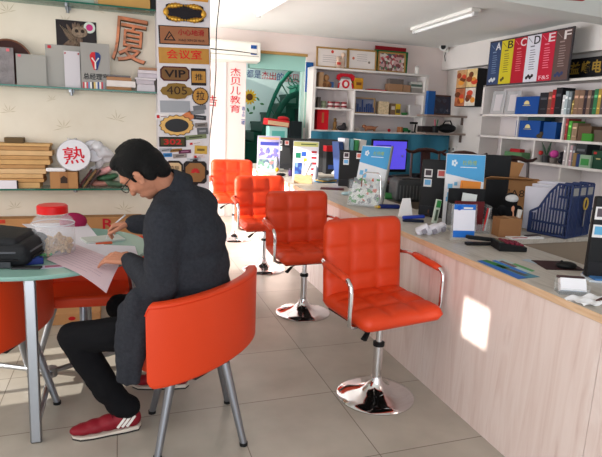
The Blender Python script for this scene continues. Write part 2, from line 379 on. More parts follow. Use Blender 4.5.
# blue strip poster right of the doorway
c0, c1 = AY(306, 62, YB), AY(310.5, 128, YB)
o = thing('strip_banner', 'narrow blue and pale green banner hanging right of the stair doorway', 'banner', ((c0.x+c1.x)/2, YB, c1.z))
h = c0.z-c1.z; wd = c1.x-c0.x
bx(MB(), (-wd/2, -.012, 0), (wd/2, -.002, h*.55)).build('lower_print', mat((150, 190, 176), .6), o); bx(MB(), (-wd/2, -.012, h*.55), (wd/2, -.002, h)).build('upper_print', mat((30, 90, 160), .6), o)
bx(MB(), (-wd/2-.01, -.02, h), (wd/2+.01, 0, h+.015)).build('hanging_rail', WHITE, o)
# air conditioner
a, c = AY(208, 38, YB-.2), AY(257, 63, YB-.2)
ac = thing('air_conditioner', 'white wall mounted split air conditioner above the red lettering', 'air conditioner', ((a.x+c.x)/2, YB, c.z))
W_ = c.x-a.x+.1; Hh = a.z-c.z
MB().prism([(0, .0), (-.2, .02), (-.22, .06), (-.215, Hh-.03), (-.19, Hh), (0, Hh)], -W_/2, W_/2, 'yz').build('casing', mat((240, 238, 230), .35), ac, bevel=.012)
bx(MB(), (-W_/2+.03, -.222, .085), (W_/2-.03, -.217, .093)).build('air_outlet', mat((150, 148, 140), .5), ac)
bx(MB(), (W_/2-.16, -.224, Hh-.19), (W_/2-.06, -.216, Hh-.04)).build('label_backing', WHITE, ac)
bx(MB(), (W_/2-.155, -.227, Hh-.10), (W_/2-.065, -.224, Hh-.05)).build('label_band', BLUE, ac); bx(MB(), (W_/2-.155, -.227, Hh-.185), (W_/2-.065, -.224, Hh-.165)).build('label_band', BLUE, ac)
# cables
pts = [AY(u, v, 6.0) for (u, v) in [(220, -4), (218.5, 10), (216.5, 30), (216, 50), (216, 70), (214.5, 95), (211.5, 120), (209.5, 140), (209, 165)]]
one('hanging_cable', MB().tube(pts, .006, 6), DARK, 'thin grey cable hanging from the ceiling beside the sign pillar', 'cable', smooth=True)
pts = [AY(209, 48.5, 5.2), AY(235, 51, 6.5), AY(257, 54, YB-.23)]
one('cable', MB().tube(pts, .006, 6), DARK, 'dark cable strung straight across the front of the air conditioner', 'cable')
# fluorescent lamps
def lamp(u0, v0, u1, v1, label):
    a = AZ(u0, v0, 2.80); c = AZ(u1, v1, 2.80); d = c-a; L = d.length
    t = thing('fluorescent_lamp', label, 'ceiling light', ((a.x+c.x)/2, (a.y+c.y)/2, 2.80), math.atan2(d.y, d.x), 'fluorescent ceiling lamps')
    bx(MB(), (-L/2, -.06, .02), (L/2, .06, CZ-2.80)).build('housing', WHITE, t, bevel=.006)
    MB().cyl((0, .0, .0), .02, L*.94, rot=(0, PI/2, 0), seg=12).build('tube', mat((246, 248, 248), .3), t, smooth=True)
    for s in (-1, 1): bx(MB(), (s*L*.485-.02, -.025, -.025), (s*L*.485+.02, .025, .03)).build('end_cap', mat((200, 200, 200), .4), t)
    bx(MB(), (-L*.42, -.062, .026), (-L*.36, -.058, .05)).build('sticker', BLUE, t)
lamp(476, 13.5, 414, 32.5, 'white fluorescent tube lamp on the ceiling above the back bookcase, right one')
lamp(296, -6, 258, 15.5, 'white fluorescent tube lamp cut by the top of the photo near the air conditioner')
# red exit-like sign box at the beam
c = AZ(574, -4, 2.58)
one('red_sign', MB().box((0, 0, .04), (.17, .03, .1), bev=.004), RED, 'small red sign box under the ceiling beam at top right', 'sign', (c.x, c.y, 2.56), -.2)
# ================================================================== SIGN PILLAR
def sign(name, label, cat, u0, v0, u1, v1, Y=None, group='signs stuck on the pillar', tilt=0):
    Y = Y or YS; a, c = AY(u0, v0, Y), AY(u1, v1, Y)
    t = thing(name, label, cat, ((a.x+c.x)/2, Y, (a.z+c.z)/2), 0, group, rot=(0, -tilt, 0)); return t, c.x-a.x, a.z-c.z
def plate(t, w, h, m, th=.008, name='plate', y=0, bev=.002, cut=0, dx=0, dz=0):
    if cut: return MB().prism([(-w/2+cut+dx, -h/2+dz), (w/2-cut+dx, -h/2+dz), (w/2+dx, -h/2+cut+dz), (w/2+dx, h/2-cut+dz), (w/2-cut+dx, h/2+dz), (-w/2+cut+dx, h/2+dz), (-w/2+dx, h/2-cut+dz), (-w/2+dx, -h/2+cut+dz)], y-th, y).build(name, m, t)
    return MB().box((dx, y-th/2, dz), (w, th, h), bev=bev).build(name, m, t)
def oval(t, w, h, m, th=.008, name='plate', y=0, wob=0, k=8, n=48): return MB().prism(ell(w, h, n, wob, k), y-th, y).build(name, m, t)
OCHRE = mat((186, 134, 58), .45, var=.06, vscale=20); BROWNP = mat((158, 102, 68), .45, var=.08, vscale=10)
t, w_, h_ = sign('orange_sign', 'orange sign cut off at the very top of the pillar', 'sign', 172, -12, 208, 2.5); plate(t, w_, h_, mat((214, 150, 60), .45))
def ornate(t, w_, h_, inner=True):
    g = MB(); n = 40
    for i in range(n):
        a = 2*PI*i/n; r = .011+.005*math.cos(3*a*2)
        ca, sa = math.cos(a), math.sin(a); f = (abs(ca)**3+abs(sa)**3)**(-1/3)
        g.sph((ca*f*(w_/2-.02), -.012, sa*f*(h_/2-.02)), (r*1.4, .012, r*1.4), 8)
    g.build('gilt_frame', mat((200, 152, 62), .32, .75), t, smooth=True)
    MB().prism([(x*w_/2*.92, z*h_/2*.9) for x, z in [(-.95, -.8), (-.8, -.95), (.8, -.95), (.95, -.8), (.95, .8), (.8, .95), (-.8, .95), (-.95, .8)]], -.012, 0).build('plate', mat((26, 20, 26), .3), t)
t, w_, h_ = sign('ornate_plaque', 'black plaque in an ornate gilt scroll frame at the top of the pillar', 'plaque', 163, 1, 206, 25, tilt=.03); ornate(t, w_, h_)
t, w_, h_ = sign('warning_sign', 'brown caution wet floor sign with a black triangle on the pillar', 'sign', 158.5, 24, 209.5, 47, tilt=.04)
plate(t, w_, h_, mat((40, 26, 24), .4), name='border'); plate(t, w_*.95, h_*.9, BROWNP, .003, y=-.008)
MB().prism([(-w_*.41, -h_*.3), (-w_*.18, -h_*.3), (-w_*.295, h_*.22)], -.0125, -.011).build('triangle', BLACK, t); MB().prism([(-w_*.37, -h_*.24), (-w_*.22, -h_*.24), (-w_*.295, h_*.12)], -.0135, -.0125).build('triangle_fill', BROWNP, t)
MB().tube([(-w_*.33, -.0145, -h_*.2), (-w_*.29, -.0145, -h_*.08), (-w_*.26, -.0145, -h_*.02)], .004, 6).build('slipping_figure', BLACK, t)
text('小心地滑', w_*.52, h_*.34, mat((160, 8, 20), .5), t, (w_*.13, -.012, h_*.17), bold=.012); text('XIAO XIN DI HUA', w_*.52, h_*.13, BLACK, t, (w_*.13, -.012, -h_*.25))
t, w_, h_ = sign('meeting_room_sign', 'gold meeting room sign with large red characters on the pillar', 'sign', 158.5, 46, 209, 65.5, tilt=.04)
plate(t, w_, h_, OCHRE); text('会议室', w_*.7, h_*.6, mat((214, 34, 30), .5), t, (0, -.009, .01), bold=.012)
t, w_, h_ = sign('vip_plaque', 'bronze octagonal VIP plaque with maroon border on the pillar', 'plaque', 160, 65.5, 189.5, 82, tilt=.03)
plate(t, w_, h_, mat((78, 24, 24), .4), cut=.025, name='border'); plate(t, w_*.9, h_*.82, mat((120, 84, 46), .5), .003, y=-.008, cut=.02); text('VIP', w_*.72, h_*.52, mat((30, 16, 12), .5), t, (0, -.012, 0), bold=.02)
t, w_, h_ = sign('push_sign', 'ochre push door sign with black top and bottom bands on the pillar', 'sign', 191, 68, 206, 86, tilt=.03)
plate(t, w_, h_, mat((34, 22, 18), .4), name='border'); plate(t, w_*.92, h_*.68, OCHRE, .003, y=-.008); text('推', w_*.5, h_*.4, BLACK, t, (0, -.012, 0))
t, w_, h_ = sign('room_number_plaque', 'gold oval room number 405 plaque on the pillar', 'plaque', 160, 82, 193, 100, tilt=.03)
MB().prism([(x*w_/2, z*h_/2) for x, z in [(-1, 0), (-.86, .45), (-.62, .55), (-.5, .9), (0, 1), (.5, .9), (.62, .55), (.86, .45), (1, 0), (.86, -.45), (.62, -.55), (.5, -.9), (0, -1), (-.5, -.9), (-.62, -.55), (-.86, -.45)]], -.01, 0).build('plate', mat((134, 102, 42), .5), t)
text('405', w_*.62, h_*.5, mat((60, 36, 18), .5), t, (0, -.012, .005))
t, w_, h_ = sign('pull_sign', 'round gold pull door sign with dark ring on the pillar', 'sign', 192, 87, 208.5, 105.5)
oval(t, w_, h_, mat((70, 44, 24), .4), name='ring', wob=.002, k=20); oval(t, w_*.88, h_*.88, OCHRE, .003, y=-.008); text('拉', w_*.5, h_*.5, mat((40, 22, 14), .5), t, (0, -.012, .005), bold=.008)
t, w_, h_ = sign('gilt_oval_plaque', 'black oval plaque in a scalloped gilt frame above the 302 sign', 'plaque', 159.5, 114.5, 193.5, 136, tilt=.04)
oval(t, w_, h_, mat((60, 40, 24), .4), name='backing', wob=.005, k=16, n=96); oval(t, w_*.95, h_*.93, mat((206, 160, 92), .4, .3), .006, y=-.006, name='gilt_frame', wob=.005, k=16, n=96); oval(t, w_*.7, h_*.66, mat((22, 18, 20), .3), .004, y=-.012)
t, w_, h_ = sign('room_number_sign', 'black framed room number 302 sign with red digits on the pillar', 'sign', 159, 136.5, 186, 147, tilt=.02)
plate(t, w_, h_, mat((30, 24, 22), .4), name='border'); plate(t, w_*.88, h_*.7, mat((74, 66, 36), .5), .003, y=-.008); text('302', w_*.66, h_*.56, mat((196, 36, 34), .5), t, (0, -.012, 0), bold=.02)
t, w_, h_ = sign('wooden_plaque', 'dark scalloped wooden plaque with cream panel behind the man on the pillar', 'plaque', 165, 160.5, 183, 176)
plate(t, w_, h_, mat((40, 26, 22), .4), cut=.03, name='border'); plate(t, w_*.8, h_*.72, mat((214, 182, 140), .5), .003, y=-.008, cut=.02); text('荣誉', w_*.55, h_*.35, mat((70, 44, 30), .5), t, (0, -.012, 0))
t, w_, h_ = sign('wooden_plaque', 'brown scalloped wooden plaque with a small red flower emblem on the pillar', 'plaque', 183.5, 161, 206.5, 183.5)
plate(t, w_, h_, mat((34, 24, 22), .4), cut=.02, name='border'); plate(t, w_*.84, h_*.84, mat((150, 104, 62), .5, var=.1, vscale=12), .003, y=-.008, cut=.035)
for sx_ in (-1, 0, 1):
    for sz_ in (-1, 0, 1):
        if (sx_ or sz_) and not (sx_ and sz_): MB().prism([(x+sx_*w_*.46, z+sz_*h_*.46) for x, z in ell(.05, .05, 20)], -.010, 0).build('border_lobe', mat((34, 24, 22), .4), t)
b = MB()
for k in range(8):
    a = PI*(.02+.96*k/7); b.sph((.022*math.cos(a), -.0125, .022*math.sin(a)), (.018, .0015, .006), 8, (0, -a, 0))
b.build('flower_emblem', mat((196, 44, 44), .5), t)
small = [('grey_plate', 'blank silver grey name plate below the oval 405 plaque', 160, 100, 190, 113, (158, 160, 166), .03),
 ('white_tag', 'white tag with a red mark at the upper left of the black oval plaque', 155, 113, 169, 120, (230, 224, 222), .06),
 ('orange_tag', 'orange tag tilted over the corner of the black oval plaque', 183, 112, 193, 121, (206, 120, 70), .6),
 ('grey_plate', 'upper small dark grey name plate right of the blank silver plate', 193, 105, 206, 110.5, (112, 112, 116), .15),
 ('grey_plate', 'lower small grey name plate right of the blank silver plate', 190, 110, 204.5, 114.5, (128, 128, 132), .15),
 ('black_plate', 'small black name plate right of the orange tag', 193.5, 115, 206, 120, (44, 44, 48), -.05),
 ('grey_plate', 'small taupe name plate right of the black oval plaque', 195, 122.5, 207.5, 127.5, (132, 122, 118), .1),
 ('grey_plate', 'small dark grey square name plate above the green strip', 197, 127.5, 208, 134.5, (92, 92, 96), .1),
 ('green_plate', 'long narrow olive green name strip on the pillar', 184.5, 134.5, 206.5, 139.5, (120, 130, 92), .12),
 ('white_plate', 'white name strip with red mark right of the 302 sign', 188, 141, 202, 145.5, (224, 216, 216), .15),
 ('gold_plate', 'gold house shaped name plate near the pillar edge', 194.5, 145.5, 207, 154, (206, 166, 70), -.03),
 ('silver_plate', 'silver name strip just below the 302 sign', 159, 148, 172, 152, (168, 168, 174), .1),
 ('brown_plate', 'ochre brown name strip below the 302 sign', 170, 148.5, 182, 152, (160, 116, 60), .1),
 ('purple_plate', 'purple maroon name strip below the 302 sign', 178.5, 149.5, 191, 153.5, (104, 44, 74), .06),
 ('blue_plate', 'bright blue name strip above the wooden plaques', 163, 153, 172, 157, (50, 120, 180), .06),
 ('taupe_plate', 'taupe name strip beside the bright blue strip', 173, 153.5, 186.5, 158, (150, 138, 134), .1),
 ('white_plate', 'white name strip with red print below the gold plate', 192.5, 154, 205, 158.5, (222, 206, 206), .12),
 ('silver_plate', 'pale silver name strip just above the flower emblem plaque', 187, 157.5, 201, 161.5, (190, 192, 200), .1)]
for (nm, lb, u0, v0, u1, v1, c, tl) in small:
    t, w_, h_ = sign(nm, lb, 'name plate', u0, v0, u1, v1, tilt=tl, group='small name plates on the pillar'); plate(t, w_, h_, mat(c, .4), .006)
    if min(c) > 200 and 'red' in lb:
        MB().box((-w_*.28, -.0065, 0), (w_*.2, .002, h_*.5)).build('red_mark', RED, t); MB().box((w_*.12, -.0065, 0), (w_*.45, .002, h_*.12)).build('printed_line', mat((150, 120, 120), .6), t)
    elif nm not in ('orange_tag',) and 'blank' not in lb: MB().box((0, -.0065, 0), (w_*.6, .002, h_*.28)).build('printed_line', mat([min(255, x+60) for x in c] if sum(c) < 330 else [int(x*.55) for x in c], .6), t)
xs = px1
for (v, lb) in [(57, 'topmost'), (76, 'middle'), (92, 'lowest')]:
    c = AX(211.5, v, xs)
    o = thing('side_plaque', lb+' of three small gilt plaques on the side face of the pillar', 'plaque', (xs, YS+.09, AY(211, v, YS).z), 0, 'gilt plaques on the pillar side')
    MB().prism([(a*1, z) for a, z in ell(.11, .16)], 0, .012, 'yz').build('plate', mat((150, 110, 56), .4, .4), o); MB().prism(ell(.07, .11), .012, .015, 'yz').build('panel', mat((60, 40, 26), .4), o)
# ================================================================== GLASS SHELVES ON THE LEFT WALL
ZT, ZM, ZL = AY(100, 4, YS).z, AY(80, 88, YS).z, AY(60, 188.8, YS).z
def shelf(label, z):
    t = thing('glass_shelf', label, 'shelf', (-.9, YW, z), 0, 'glass wall shelves')
    bx(MB(), (-1.6, -.215, -.012), (px0+.9-.005, 0, 0)).build('pane', SHGLASS, t); bx(MB(), (-1.6, -.222, -.0125), (px0+.9-.005, -.214, .0005)).build('front_edge', GEDGE, t)
    for u in (-.9, .54):
        b = MB(); b.cyl((u, -.03, -.03), .012, .05, seg=12); b.cyl((u, -.012, -.02), .02, .02, rot=(PI/2, 0, 0), seg=12); b.build('clip', STEEL, t, smooth=True); MB().box((u, -.16, -.02), (.016, .03, .022)).build('front_clip', STEEL, t)
shelf('top green edged glass shelf cut by the upper edge of the photo', ZT)
shelf('middle green edged glass shelf below the large wall character', ZM)
shelf('lower green edged glass shelf behind the seated man', ZL)
# large character on the wall
def onwall(u, v, Y=YW): return AY(u, v, Y)
a, c = AY(111, 16, YW), AY(148, 64, YW)
t = thing('wall_character', 'large orange brown raised Chinese character mounted on the wallpaper', 'lettering', ((a.x+c.x)/2, YW, (a.z+c.z)/2), rot=(0, .09, 0))
MCH = m_wood('copper_letter', [(.35, (150, 92, 50)), (.55, (216, 122, 72)), (.75, (226, 150, 100))], (3, 3, 3), .35)
text('厦', (c.x-a.x)*.93, (a.z-c.z)*.97, MCH, t, (0, -.022, 0), ext=.012, bold=0)
text('厦', (c.x-a.x)*.97, a.z-c.z, mat((96, 74, 48), .6), t, (.004, -.006, -.004), name='letter_backing', ext=.006, bold=.012)
# tiger-striped dark poster on wall
a, c = AY(55.5, 19, YW), AY(97, 50, YW)
t = thing('dark_poster', 'dark square animal poster with a round white badge on the wall above the shelf', 'poster', ((a.x+c.x)/2, YW, (a.z+c.z)/2)); w_, h_ = c.x-a.x, a.z-c.z
plate(t, w_, h_, mat((34, 24, 26), .4), .006, 'sheet')
b = MB(); rnd = random.Random(3)
for k in range(16):
    x = -w_*.3+rnd.random()*w_*.42; z = -h_*.42+rnd.random()*h_*.6; ang = rnd.random()*2.5
    b.sph((x, -.008, z), (.045+.03*rnd.random(), .003, .012), 10, (0, ang, 0))
b.build('animal_fur_print', mat((112, 92, 78), .6, var=.55, vscale=50), t)
MB().sph((w_*.08, -.011, h_*.1), (w_*.2, .003, h_*.2), 16).build('animal_head_print', mat((140, 120, 102), .6, var=.45, vscale=70), t)
for k_ in (-1, 1): MB().sph((w_*.08+k_*w_*.075, -.014, h_*.13), (w_*.045, .002, w_*.045), 12).build('eye_print', mat((40, 28, 22), .5), t)
for k_ in range(4): MB().tube([(-w_*.4+k_*w_*.06, -.012, h_*.3-k_*h_*.05), (-w_*.1+k_*w_*.05, -.012, -h_*.3-k_*h_*.03)], .004, 6, flat=(1, .4)).build('feather_print', mat((176, 156, 132), .6), t)
MB().prism([(x+w_*.33, z+h_*.29) for x, z in ell(.085, .085)], -.009, -.006).build('badge', mat((214, 224, 214), .5), t); MB().prism([(x+w_*.33, z+h_*.29) for x, z in ell(.05, .05)], -.011, -.009).build('badge_centre', mat((206, 60, 130), .5), t)
# --- middle shelf
def box_on(name, label, cat, u0, u1, vt, z, y0, y1, m, yv=None, group=None, bev=.003, rz=0, extra=None):
    yv = yv if yv is not None else y0
    x0 = AY(u0, 0, yv).x; x1 = AY(u1, 0, yv).x
    b_ = AY((u0+u1)/2, vt, yv); x0 = AY(u0, vt, yv).x; x1 = AY(u1, vt, yv).x; h = b_.z-z
    t = thing(name, label, cat, ((x0+x1)/2, (y0+y1)/2, z), rz, group)
    MB().box((0, 0, h/2), (x1-x0, y1-y0, h), bev=bev).build('body', m, t)
    return t, x1-x0, y1-y0, h
def slab(name, label, cat, u0, v0, u1, v1, Y, m, th=.006, lean=.08, z=ZM, group=None):
    a, c = AY(u0, v0, Y), AY(u1, v1, Y); h = a.z-z; w = c.x-a.x
    t = thing(name, label, cat, ((a.x+c.x)/2, Y, z), 0, group, rot=(-lean, 0, 0)); bx(MB(), (-w/2, -th/2, 0), (w/2, th/2, h)).build('panel', m, t); return t, w, h
c = AY(9, 64, 4.66)
t = thing('wooden_tray', 'round dark brown tray with a raised rim standing against the wall', 'tray', (c.x, 4.64, ZM))
R_ = .165
MB().lathe([(.001, 0), (R_-.02, 0), (R_-.012, -.02), (R_, -.02), (R_, .012), (.001, .012)], seg=40).build('dish', mat((58, 30, 28), .35), t, smooth=True, loc=(0, -.0, R_), rot=(PI/2-.12, 0, 0))
MB().tube([(R_*math.cos(k*PI/18), 0, R_*math.sin(k*PI/18)) for k in range(36)], .007, 6, True).build('rim', mat((120, 80, 62), .3), t, smooth=True, loc=(0, -.012, R_), rot=(-.12, 0, 0))
t, w_, h_ = slab('wrapped_board', 'acrylic panel wrapped in crinkled clear plastic at the left end of the middle shelf', 'panel', -6, 46, 15, 85, 4.56, mat((128, 122, 124), .25, bump=.9, bscale=35, var=.25, vscale=14), lean=.1); MB().box((w_*.2, -.006, h_*.93), (.02, .004, .02)).build('price_sticker', mat((226, 110, 120), .5), t)
t, w_, h_ = slab('acrylic_sheet', 'low frosted acrylic sheet with a tiny red sticker leaning on the middle shelf', 'acrylic sheet', 15, 53, 47, 85, 4.57, FROST, lean=.09, group='frosted acrylic sheets'); MB().box((-w_*.38, -.006, h_*.94), (.02, .004, .016)).build('price_sticker', mat((226, 110, 120), .5), t)
t, w_, h_ = slab('acrylic_sheet', 'tall frosted acrylic sheet with a red sticker in front of the dark poster', 'acrylic sheet', 44.5, 43.5, 82, 86, 4.6, FROST, lean=.06, group='frosted acrylic sheets'); MB().box((-w_*.38, -.006, h_*.94), (.025, .004, .022)).build('price_sticker', mat((190, 50, 60), .5), t)
t, w_, h_ = slab('white_board', 'small white board with corner screws leaning beside the manager sign', 'board', 63.5, 50.5, 80.5, 80, 4.58, mat((206, 200, 206), .4), lean=.05)
for sx in (-.42, .42): MB().sph((w_*sx, -.004, h_*.94), .006, 8).build('screw', RED, t)
t, w_, h_ = slab('office_sign', 'grey general manager office sign with a red and blue shield emblem', 'sign', 80, 42, 110.5, 87, 4.545, mat((156, 152, 148), .4), .01, .03)
z0 = h_*.66; sh = [(0, h_*.15), (w_*.12, h_*.14), (w_*.19, h_*.08), (w_*.18, 0), (w_*.1, -h_*.16), (.012, -h_*.24)]
MB().prism([(x, z0+z) for x, z in sh]+[(0, z0-h_*.24)], -.0085, -.005).build('shield_half', mat((36, 58, 120), .4), t); MB().prism([(-x, z0+z) for x, z in sh[::-1]]+[(0, z0-h_*.24)], -.0085, -.005).build('shield_half', mat((200, 34, 44), .4), t)
MB().tube([(-w_*.12, -.01, z0+h_*.02), (0, -.01, z0-h_*.08), (w_*.12, -.01, z0+h_*.02)], .006, 6).tube([(0, -.01, z0-h_*.08), (0, -.01, z0-h_*.22)], .006, 6).build('shield_mark', WHITE, t)
text('总经理室', w_*.86, h_*.14, BLACK, t, (0, -.007, h_*.275), bold=.008)
cs = [(196, 70, 80), (230, 226, 222), (206, 90, 100), (120, 150, 190), (236, 232, 226), (60, 60, 70), (222, 190, 120), (228, 226, 226), (70, 90, 140), (230, 226, 220), (200, 80, 90), (150, 150, 160)]
for i, c in enumerate(cs):
    u = 83.5+i*1.85; a = AY(u, 82, YS+.02); e = AY(u+1.7, 82, YS+.02)
    one('sample_card', MB().box((0, .03, (a.z-ZM)/2), (e.x-a.x, .05, a.z-ZM), bev=.001), mat(c, .5), ORD(i)+' from the left of the small colour cards standing under the manager sign', 'card', (a.x, YS+.02, ZM), group='colour cards on the middle shelf')
def stack(items, u0, u1, Y, z, D, name, cat, group):
    for (lb, c, vt, du0, du1) in items:
        a = AY(u0+du0, vt, Y); e = AY(u1+du1, vt, Y); h = a.z-z
        one(name, MB().box((0, 0, h/2), (e.x-a.x, D, h-.001), bev=.003), mat(c, .7, var=.06, vscale=10), lb, cat, ((a.x+e.x)/2, Y+D/2, z), group=group); z = a.z
stack([('brown book at the bottom of the stack right of the manager sign', (160, 116, 80), 86.2, 0, -4), ('thick white book in the middle of the stack right of the manager sign', (226, 216, 212), 79.8, 0, 0), ('brown book on top of the thick white book', (172, 126, 92), 76.3, 0, -4), ('thin grey book topping the stack right of the manager sign', (110, 106, 108), 74.4, 1, -5)], 106.5, 135.5, 4.52, ZM, .17, 'book', 'book', 'books stacked on the middle shelf')
stack([('lowest white paper pack in the stack at the end of the middle shelf', (206, 198, 204), 84, 1, -2), ('second paper pack from the bottom at the end of the middle shelf', (190, 180, 188), 79.5, 0, -3), ('third paper pack from the bottom at the end of the middle shelf', (214, 206, 210), 77.2, -1, -1), ('fourth paper pack from the bottom at the end of the middle shelf', (196, 186, 196), 73, 2, 0), ('fifth paper pack from the bottom at the end of the middle shelf', (214, 204, 210), 69.5, 2, 0), ('tan covered pack on top of the stack at the end of the middle shelf', (166, 124, 96), 66.8, 3, 0)], 136, 157, 4.53, ZM, .16, 'paper_pack', 'paper pack', 'paper packs on the middle shelf')
# --- top shelf: yellow boxes
x0 = AY(96, 0, 4.53); 
one('yellow_carton', bx(MB(), (0, 0, 0), (AY(150, 3, 4.53).x-AY(98, 3, 4.53).x, .16, .16)), mat((196, 152, 88), .7), 'yellow carton on the top glass shelf at the edge of the photo', 'box', (AY(98, 3, 4.53).x, 4.53, ZT))
one('black_box', bx(MB(), (0, 0, 0), (.03, .16, .2)), BLACK, 'narrow black box at the right end of the top glass shelf', 'box', (AY(151, 3, 4.53).x, 4.53, ZT))
one('pale_tray', bx(MB(), (0, 0, 0), (.5, .16, .03)), mat((150, 170, 160), .4), 'long pale tray left of the yellow carton on the top shelf', 'tray', (AY(94, 3, 4.53).x-.5, 4.53, ZT))
# --- lower shelf: kraft folders, cartons, fans, bags
vs = [187, 182.5, 178.5, 174, 169, 165, 160, 156, 151, 147, 144]; ends = [40, 44, 43, 46, 45, 50, 49, 52, 49, 50]
kc = [(196, 156, 106), (186, 142, 92), (200, 160, 112), (208, 172, 128), (178, 134, 88), (198, 156, 104), (186, 142, 94), (206, 168, 122), (180, 136, 90), (202, 160, 108)]
z = ZL
for i in range(10):
    e = AY(ends[i], vs[i+1], 4.53); h = e.z-z
    one('kraft_folder', MB().box((0, 0, h/2), (.62, .17, h-.002), bev=.004), mat(kc[i], .75, var=.1, vscale=9), ORD(i)+' kraft folder from the bottom of the tall stack on the lower shelf', 'folder', (e.x-.31, 4.53+.085, z), group='kraft folders on the lower shelf'); z = e.z
one('small_box', MB().box((0, 0, .02), (.13, .1, .04), bev=.003), mat((96, 76, 50), .6), 'small dark box lying on top of the kraft folder stack', 'box', (AY(14, 142, 4.58).x, 4.62, z))
t, w_, d_, h_ = box_on('white_box', 'flat white box in front of the kraft folders at the left edge', 'box', -12, 16.5, 180.5, ZL, 4.5, 4.528, mat((222, 216, 224), .4)); MB().box((w_/2+.002, 0, h_/2), (.008, .026, h_*.9)).build('end_cap', DARK, t)
t, w_, d_, h_ = box_on('carton', 'small brown carton with a dark logo tape under the white round fan', 'carton', 49.5, 77.5, 172, ZL, 4.51, 4.66, CARTON); MB().box((0, -d_/2-.001, h_/2), (w_*.3, .003, h_)).build('tape', mat((158, 110, 70), .5), t); MB().prism([(x, z+h_*.52) for x, z in [(-.025, -.025), (.025, -.025), (.025, .015), (0, .035), (-.025, .015)]], -d_/2-.004, -d_/2-.002).build('printed_logo', mat((60, 44, 36), .6), t)
one('white_pack', MB().box((0, 0, .014), (.14, .1, .028), bev=.006), PAPER, 'white paper packet on top of the small brown carton', 'packet', (AY(56, 171, 4.55).x, 4.58, AY(60, 172, 4.51).z))
def fan(label, u, v, Y, R, words, tilt):
    c = AY(u, v, Y); t = thing('round_fan', label, 'fan', c, 0, 'round white fans', rot=(-.25, tilt, 0))
    MB().prism(ell(R*2, R*2), -.004, .004).build('disc', mat((222, 220, 226), .35), t); MB().tube([(R*math.cos(k*PI/20), 0, R*math.sin(k*PI/20)) for k in range(40)], .005, 6, True).build('rim', mat((176, 172, 178), .4), t, smooth=True)
    if words: text(words, R*1.25, R*1.1, mat((206, 22, 46), .5), t, (0, -.0055, 0), bold=.006)
fan('white round fan with a large red character leaning on the carton', 74, 155.2, 4.54, .122, '熟', -.12)
fan('plain white round fan tucked behind the red character fan', 93.5, 151, 4.6, .085, '', .2)
# clear bag bundle
b = MB(); rnd = random.Random(5)
for k in range(22): b.sph((rnd.uniform(-.16, .2), rnd.uniform(-.05, .05), rnd.uniform(0, .2)*(1-.0)), (rnd.uniform(.03, .07), .03, rnd.uniform(.02, .05)), 8, (rnd.random()*3, rnd.random()*3, 0))
one('plastic_bag', b, glassy('bag_film', (226, 224, 228), .62, .15), 'crumpled clear plastic bag behind the round fans on the lower shelf', 'bag', (AY(88, 168, 4.62).x, 4.63, AY(88, 170, 4.6).z), remesh=.012, sm=2)
c = AY(94, 188, 4.52)
for i, (cc, lb) in enumerate([((70, 28, 30), 'dark maroon folder leaning at a slant beside the carton'), ((120, 90, 56), 'tan folder leaning behind the dark maroon folder'), ((58, 40, 38), 'dark brown folder leaning furthest right beside the carton')]):
    one('leaning_folder', MB().box((0, 0, .085), (.016, .14, .17), bev=.002), mat(cc, .5), lb, 'folder', (AY(79+i*4.5, 188, 4.54).x, 4.6, ZL+.006), group='leaning folders on the lower shelf', rot=(0, .62, 0))
for i, (u, v, cc, wv, lb) in enumerate([(103, 172, (206, 150, 150), .16, 'pale pink wrapped packet on the lower shelf behind the man'), (107, 178, (60, 96, 70), .17, 'green wrapped packet on the lower shelf behind the man'), (98, 184, (160, 110, 100), .18, 'flat brownish packet lying at the edge of the lower shelf'), (112, 184, (84, 104, 84), .16, 'dull green packet nearest the man on the lower shelf')]):
    c = AY(u, v, 4.56)
    one('wrapped_packet', MB().sph((0, 0, 0), (wv/2, .06, .028), 12).sph((wv*.3, 0, .01), (wv*.25, .05, .022), 10), mat(cc, .35, bump=.5, bscale=40, var=.25, vscale=25), lb, 'packet', (c.x, 4.6, max(c.z, ZL+.028)), group='wrapped packets on the lower shelf', rot=(0, .2*(i-1.5), 0), remesh=.008, sm=1)
c = AY(100, 148, 4.62)
one('red_card', MB().box((0, 0, 0), (.04, .004, .12)), mat((214, 150, 150), .5), 'pink and white card sticking up from the bag behind the man', 'card', c, rot=(0, -.8, 0))
one('small_carton', bx(MB(), (0, 0, 0), (.1, .12, .09), .003), mat((150, 120, 80), .7), 'small tan carton at the far right of the lower shelf by the pillar', 'box', (AY(150, 150, 4.55).x, 4.56, ZL))
# floor items by the left wall
def wall_board(u0, v0, u1, v1, label):
    a, c = AY(u0, v0, 4.6), AY(u1, v1, 4.6)
    t = thing('long_carton', label, 'carton', ((a.x+c.x)/2, 4.64, 0)); zz = a.z; w = c.x-a.x
    bx(MB(), (-w/2, -.06, .46), (w/2, .06, zz), .004).build('body', CARTON, t)
    text('R', .085, .085, mat((180, 30, 46), .5), t, (AY(108, 218, 4.58).x-(a.x+c.x)/2, -.0615, zz-.055), bold=.01); MB().box((-w*.42, -.061, zz-.02), (.16, .003, .03)).build('red_print', mat((190, 60, 40), .6), t)
t = thing('low_cabinet', 'low cream cabinet against the wall under the long brown carton', 'cabinet', (-.9, 4.55, 0)); bx(MB(), (-1.2, -.14, 0), (1.1, .16, .458)).build('body', mat((214, 204, 190), .6), t); [bx(MB(), (-1.18+.57*k, -.152, .05), (-.63+.57*k, -.14, .44), .003).build('door', mat((222, 213, 200), .55), t) for k in range(4)]
wall_board(-20, 219, 142, 216, 'long brown carton standing against the wall behind the table')
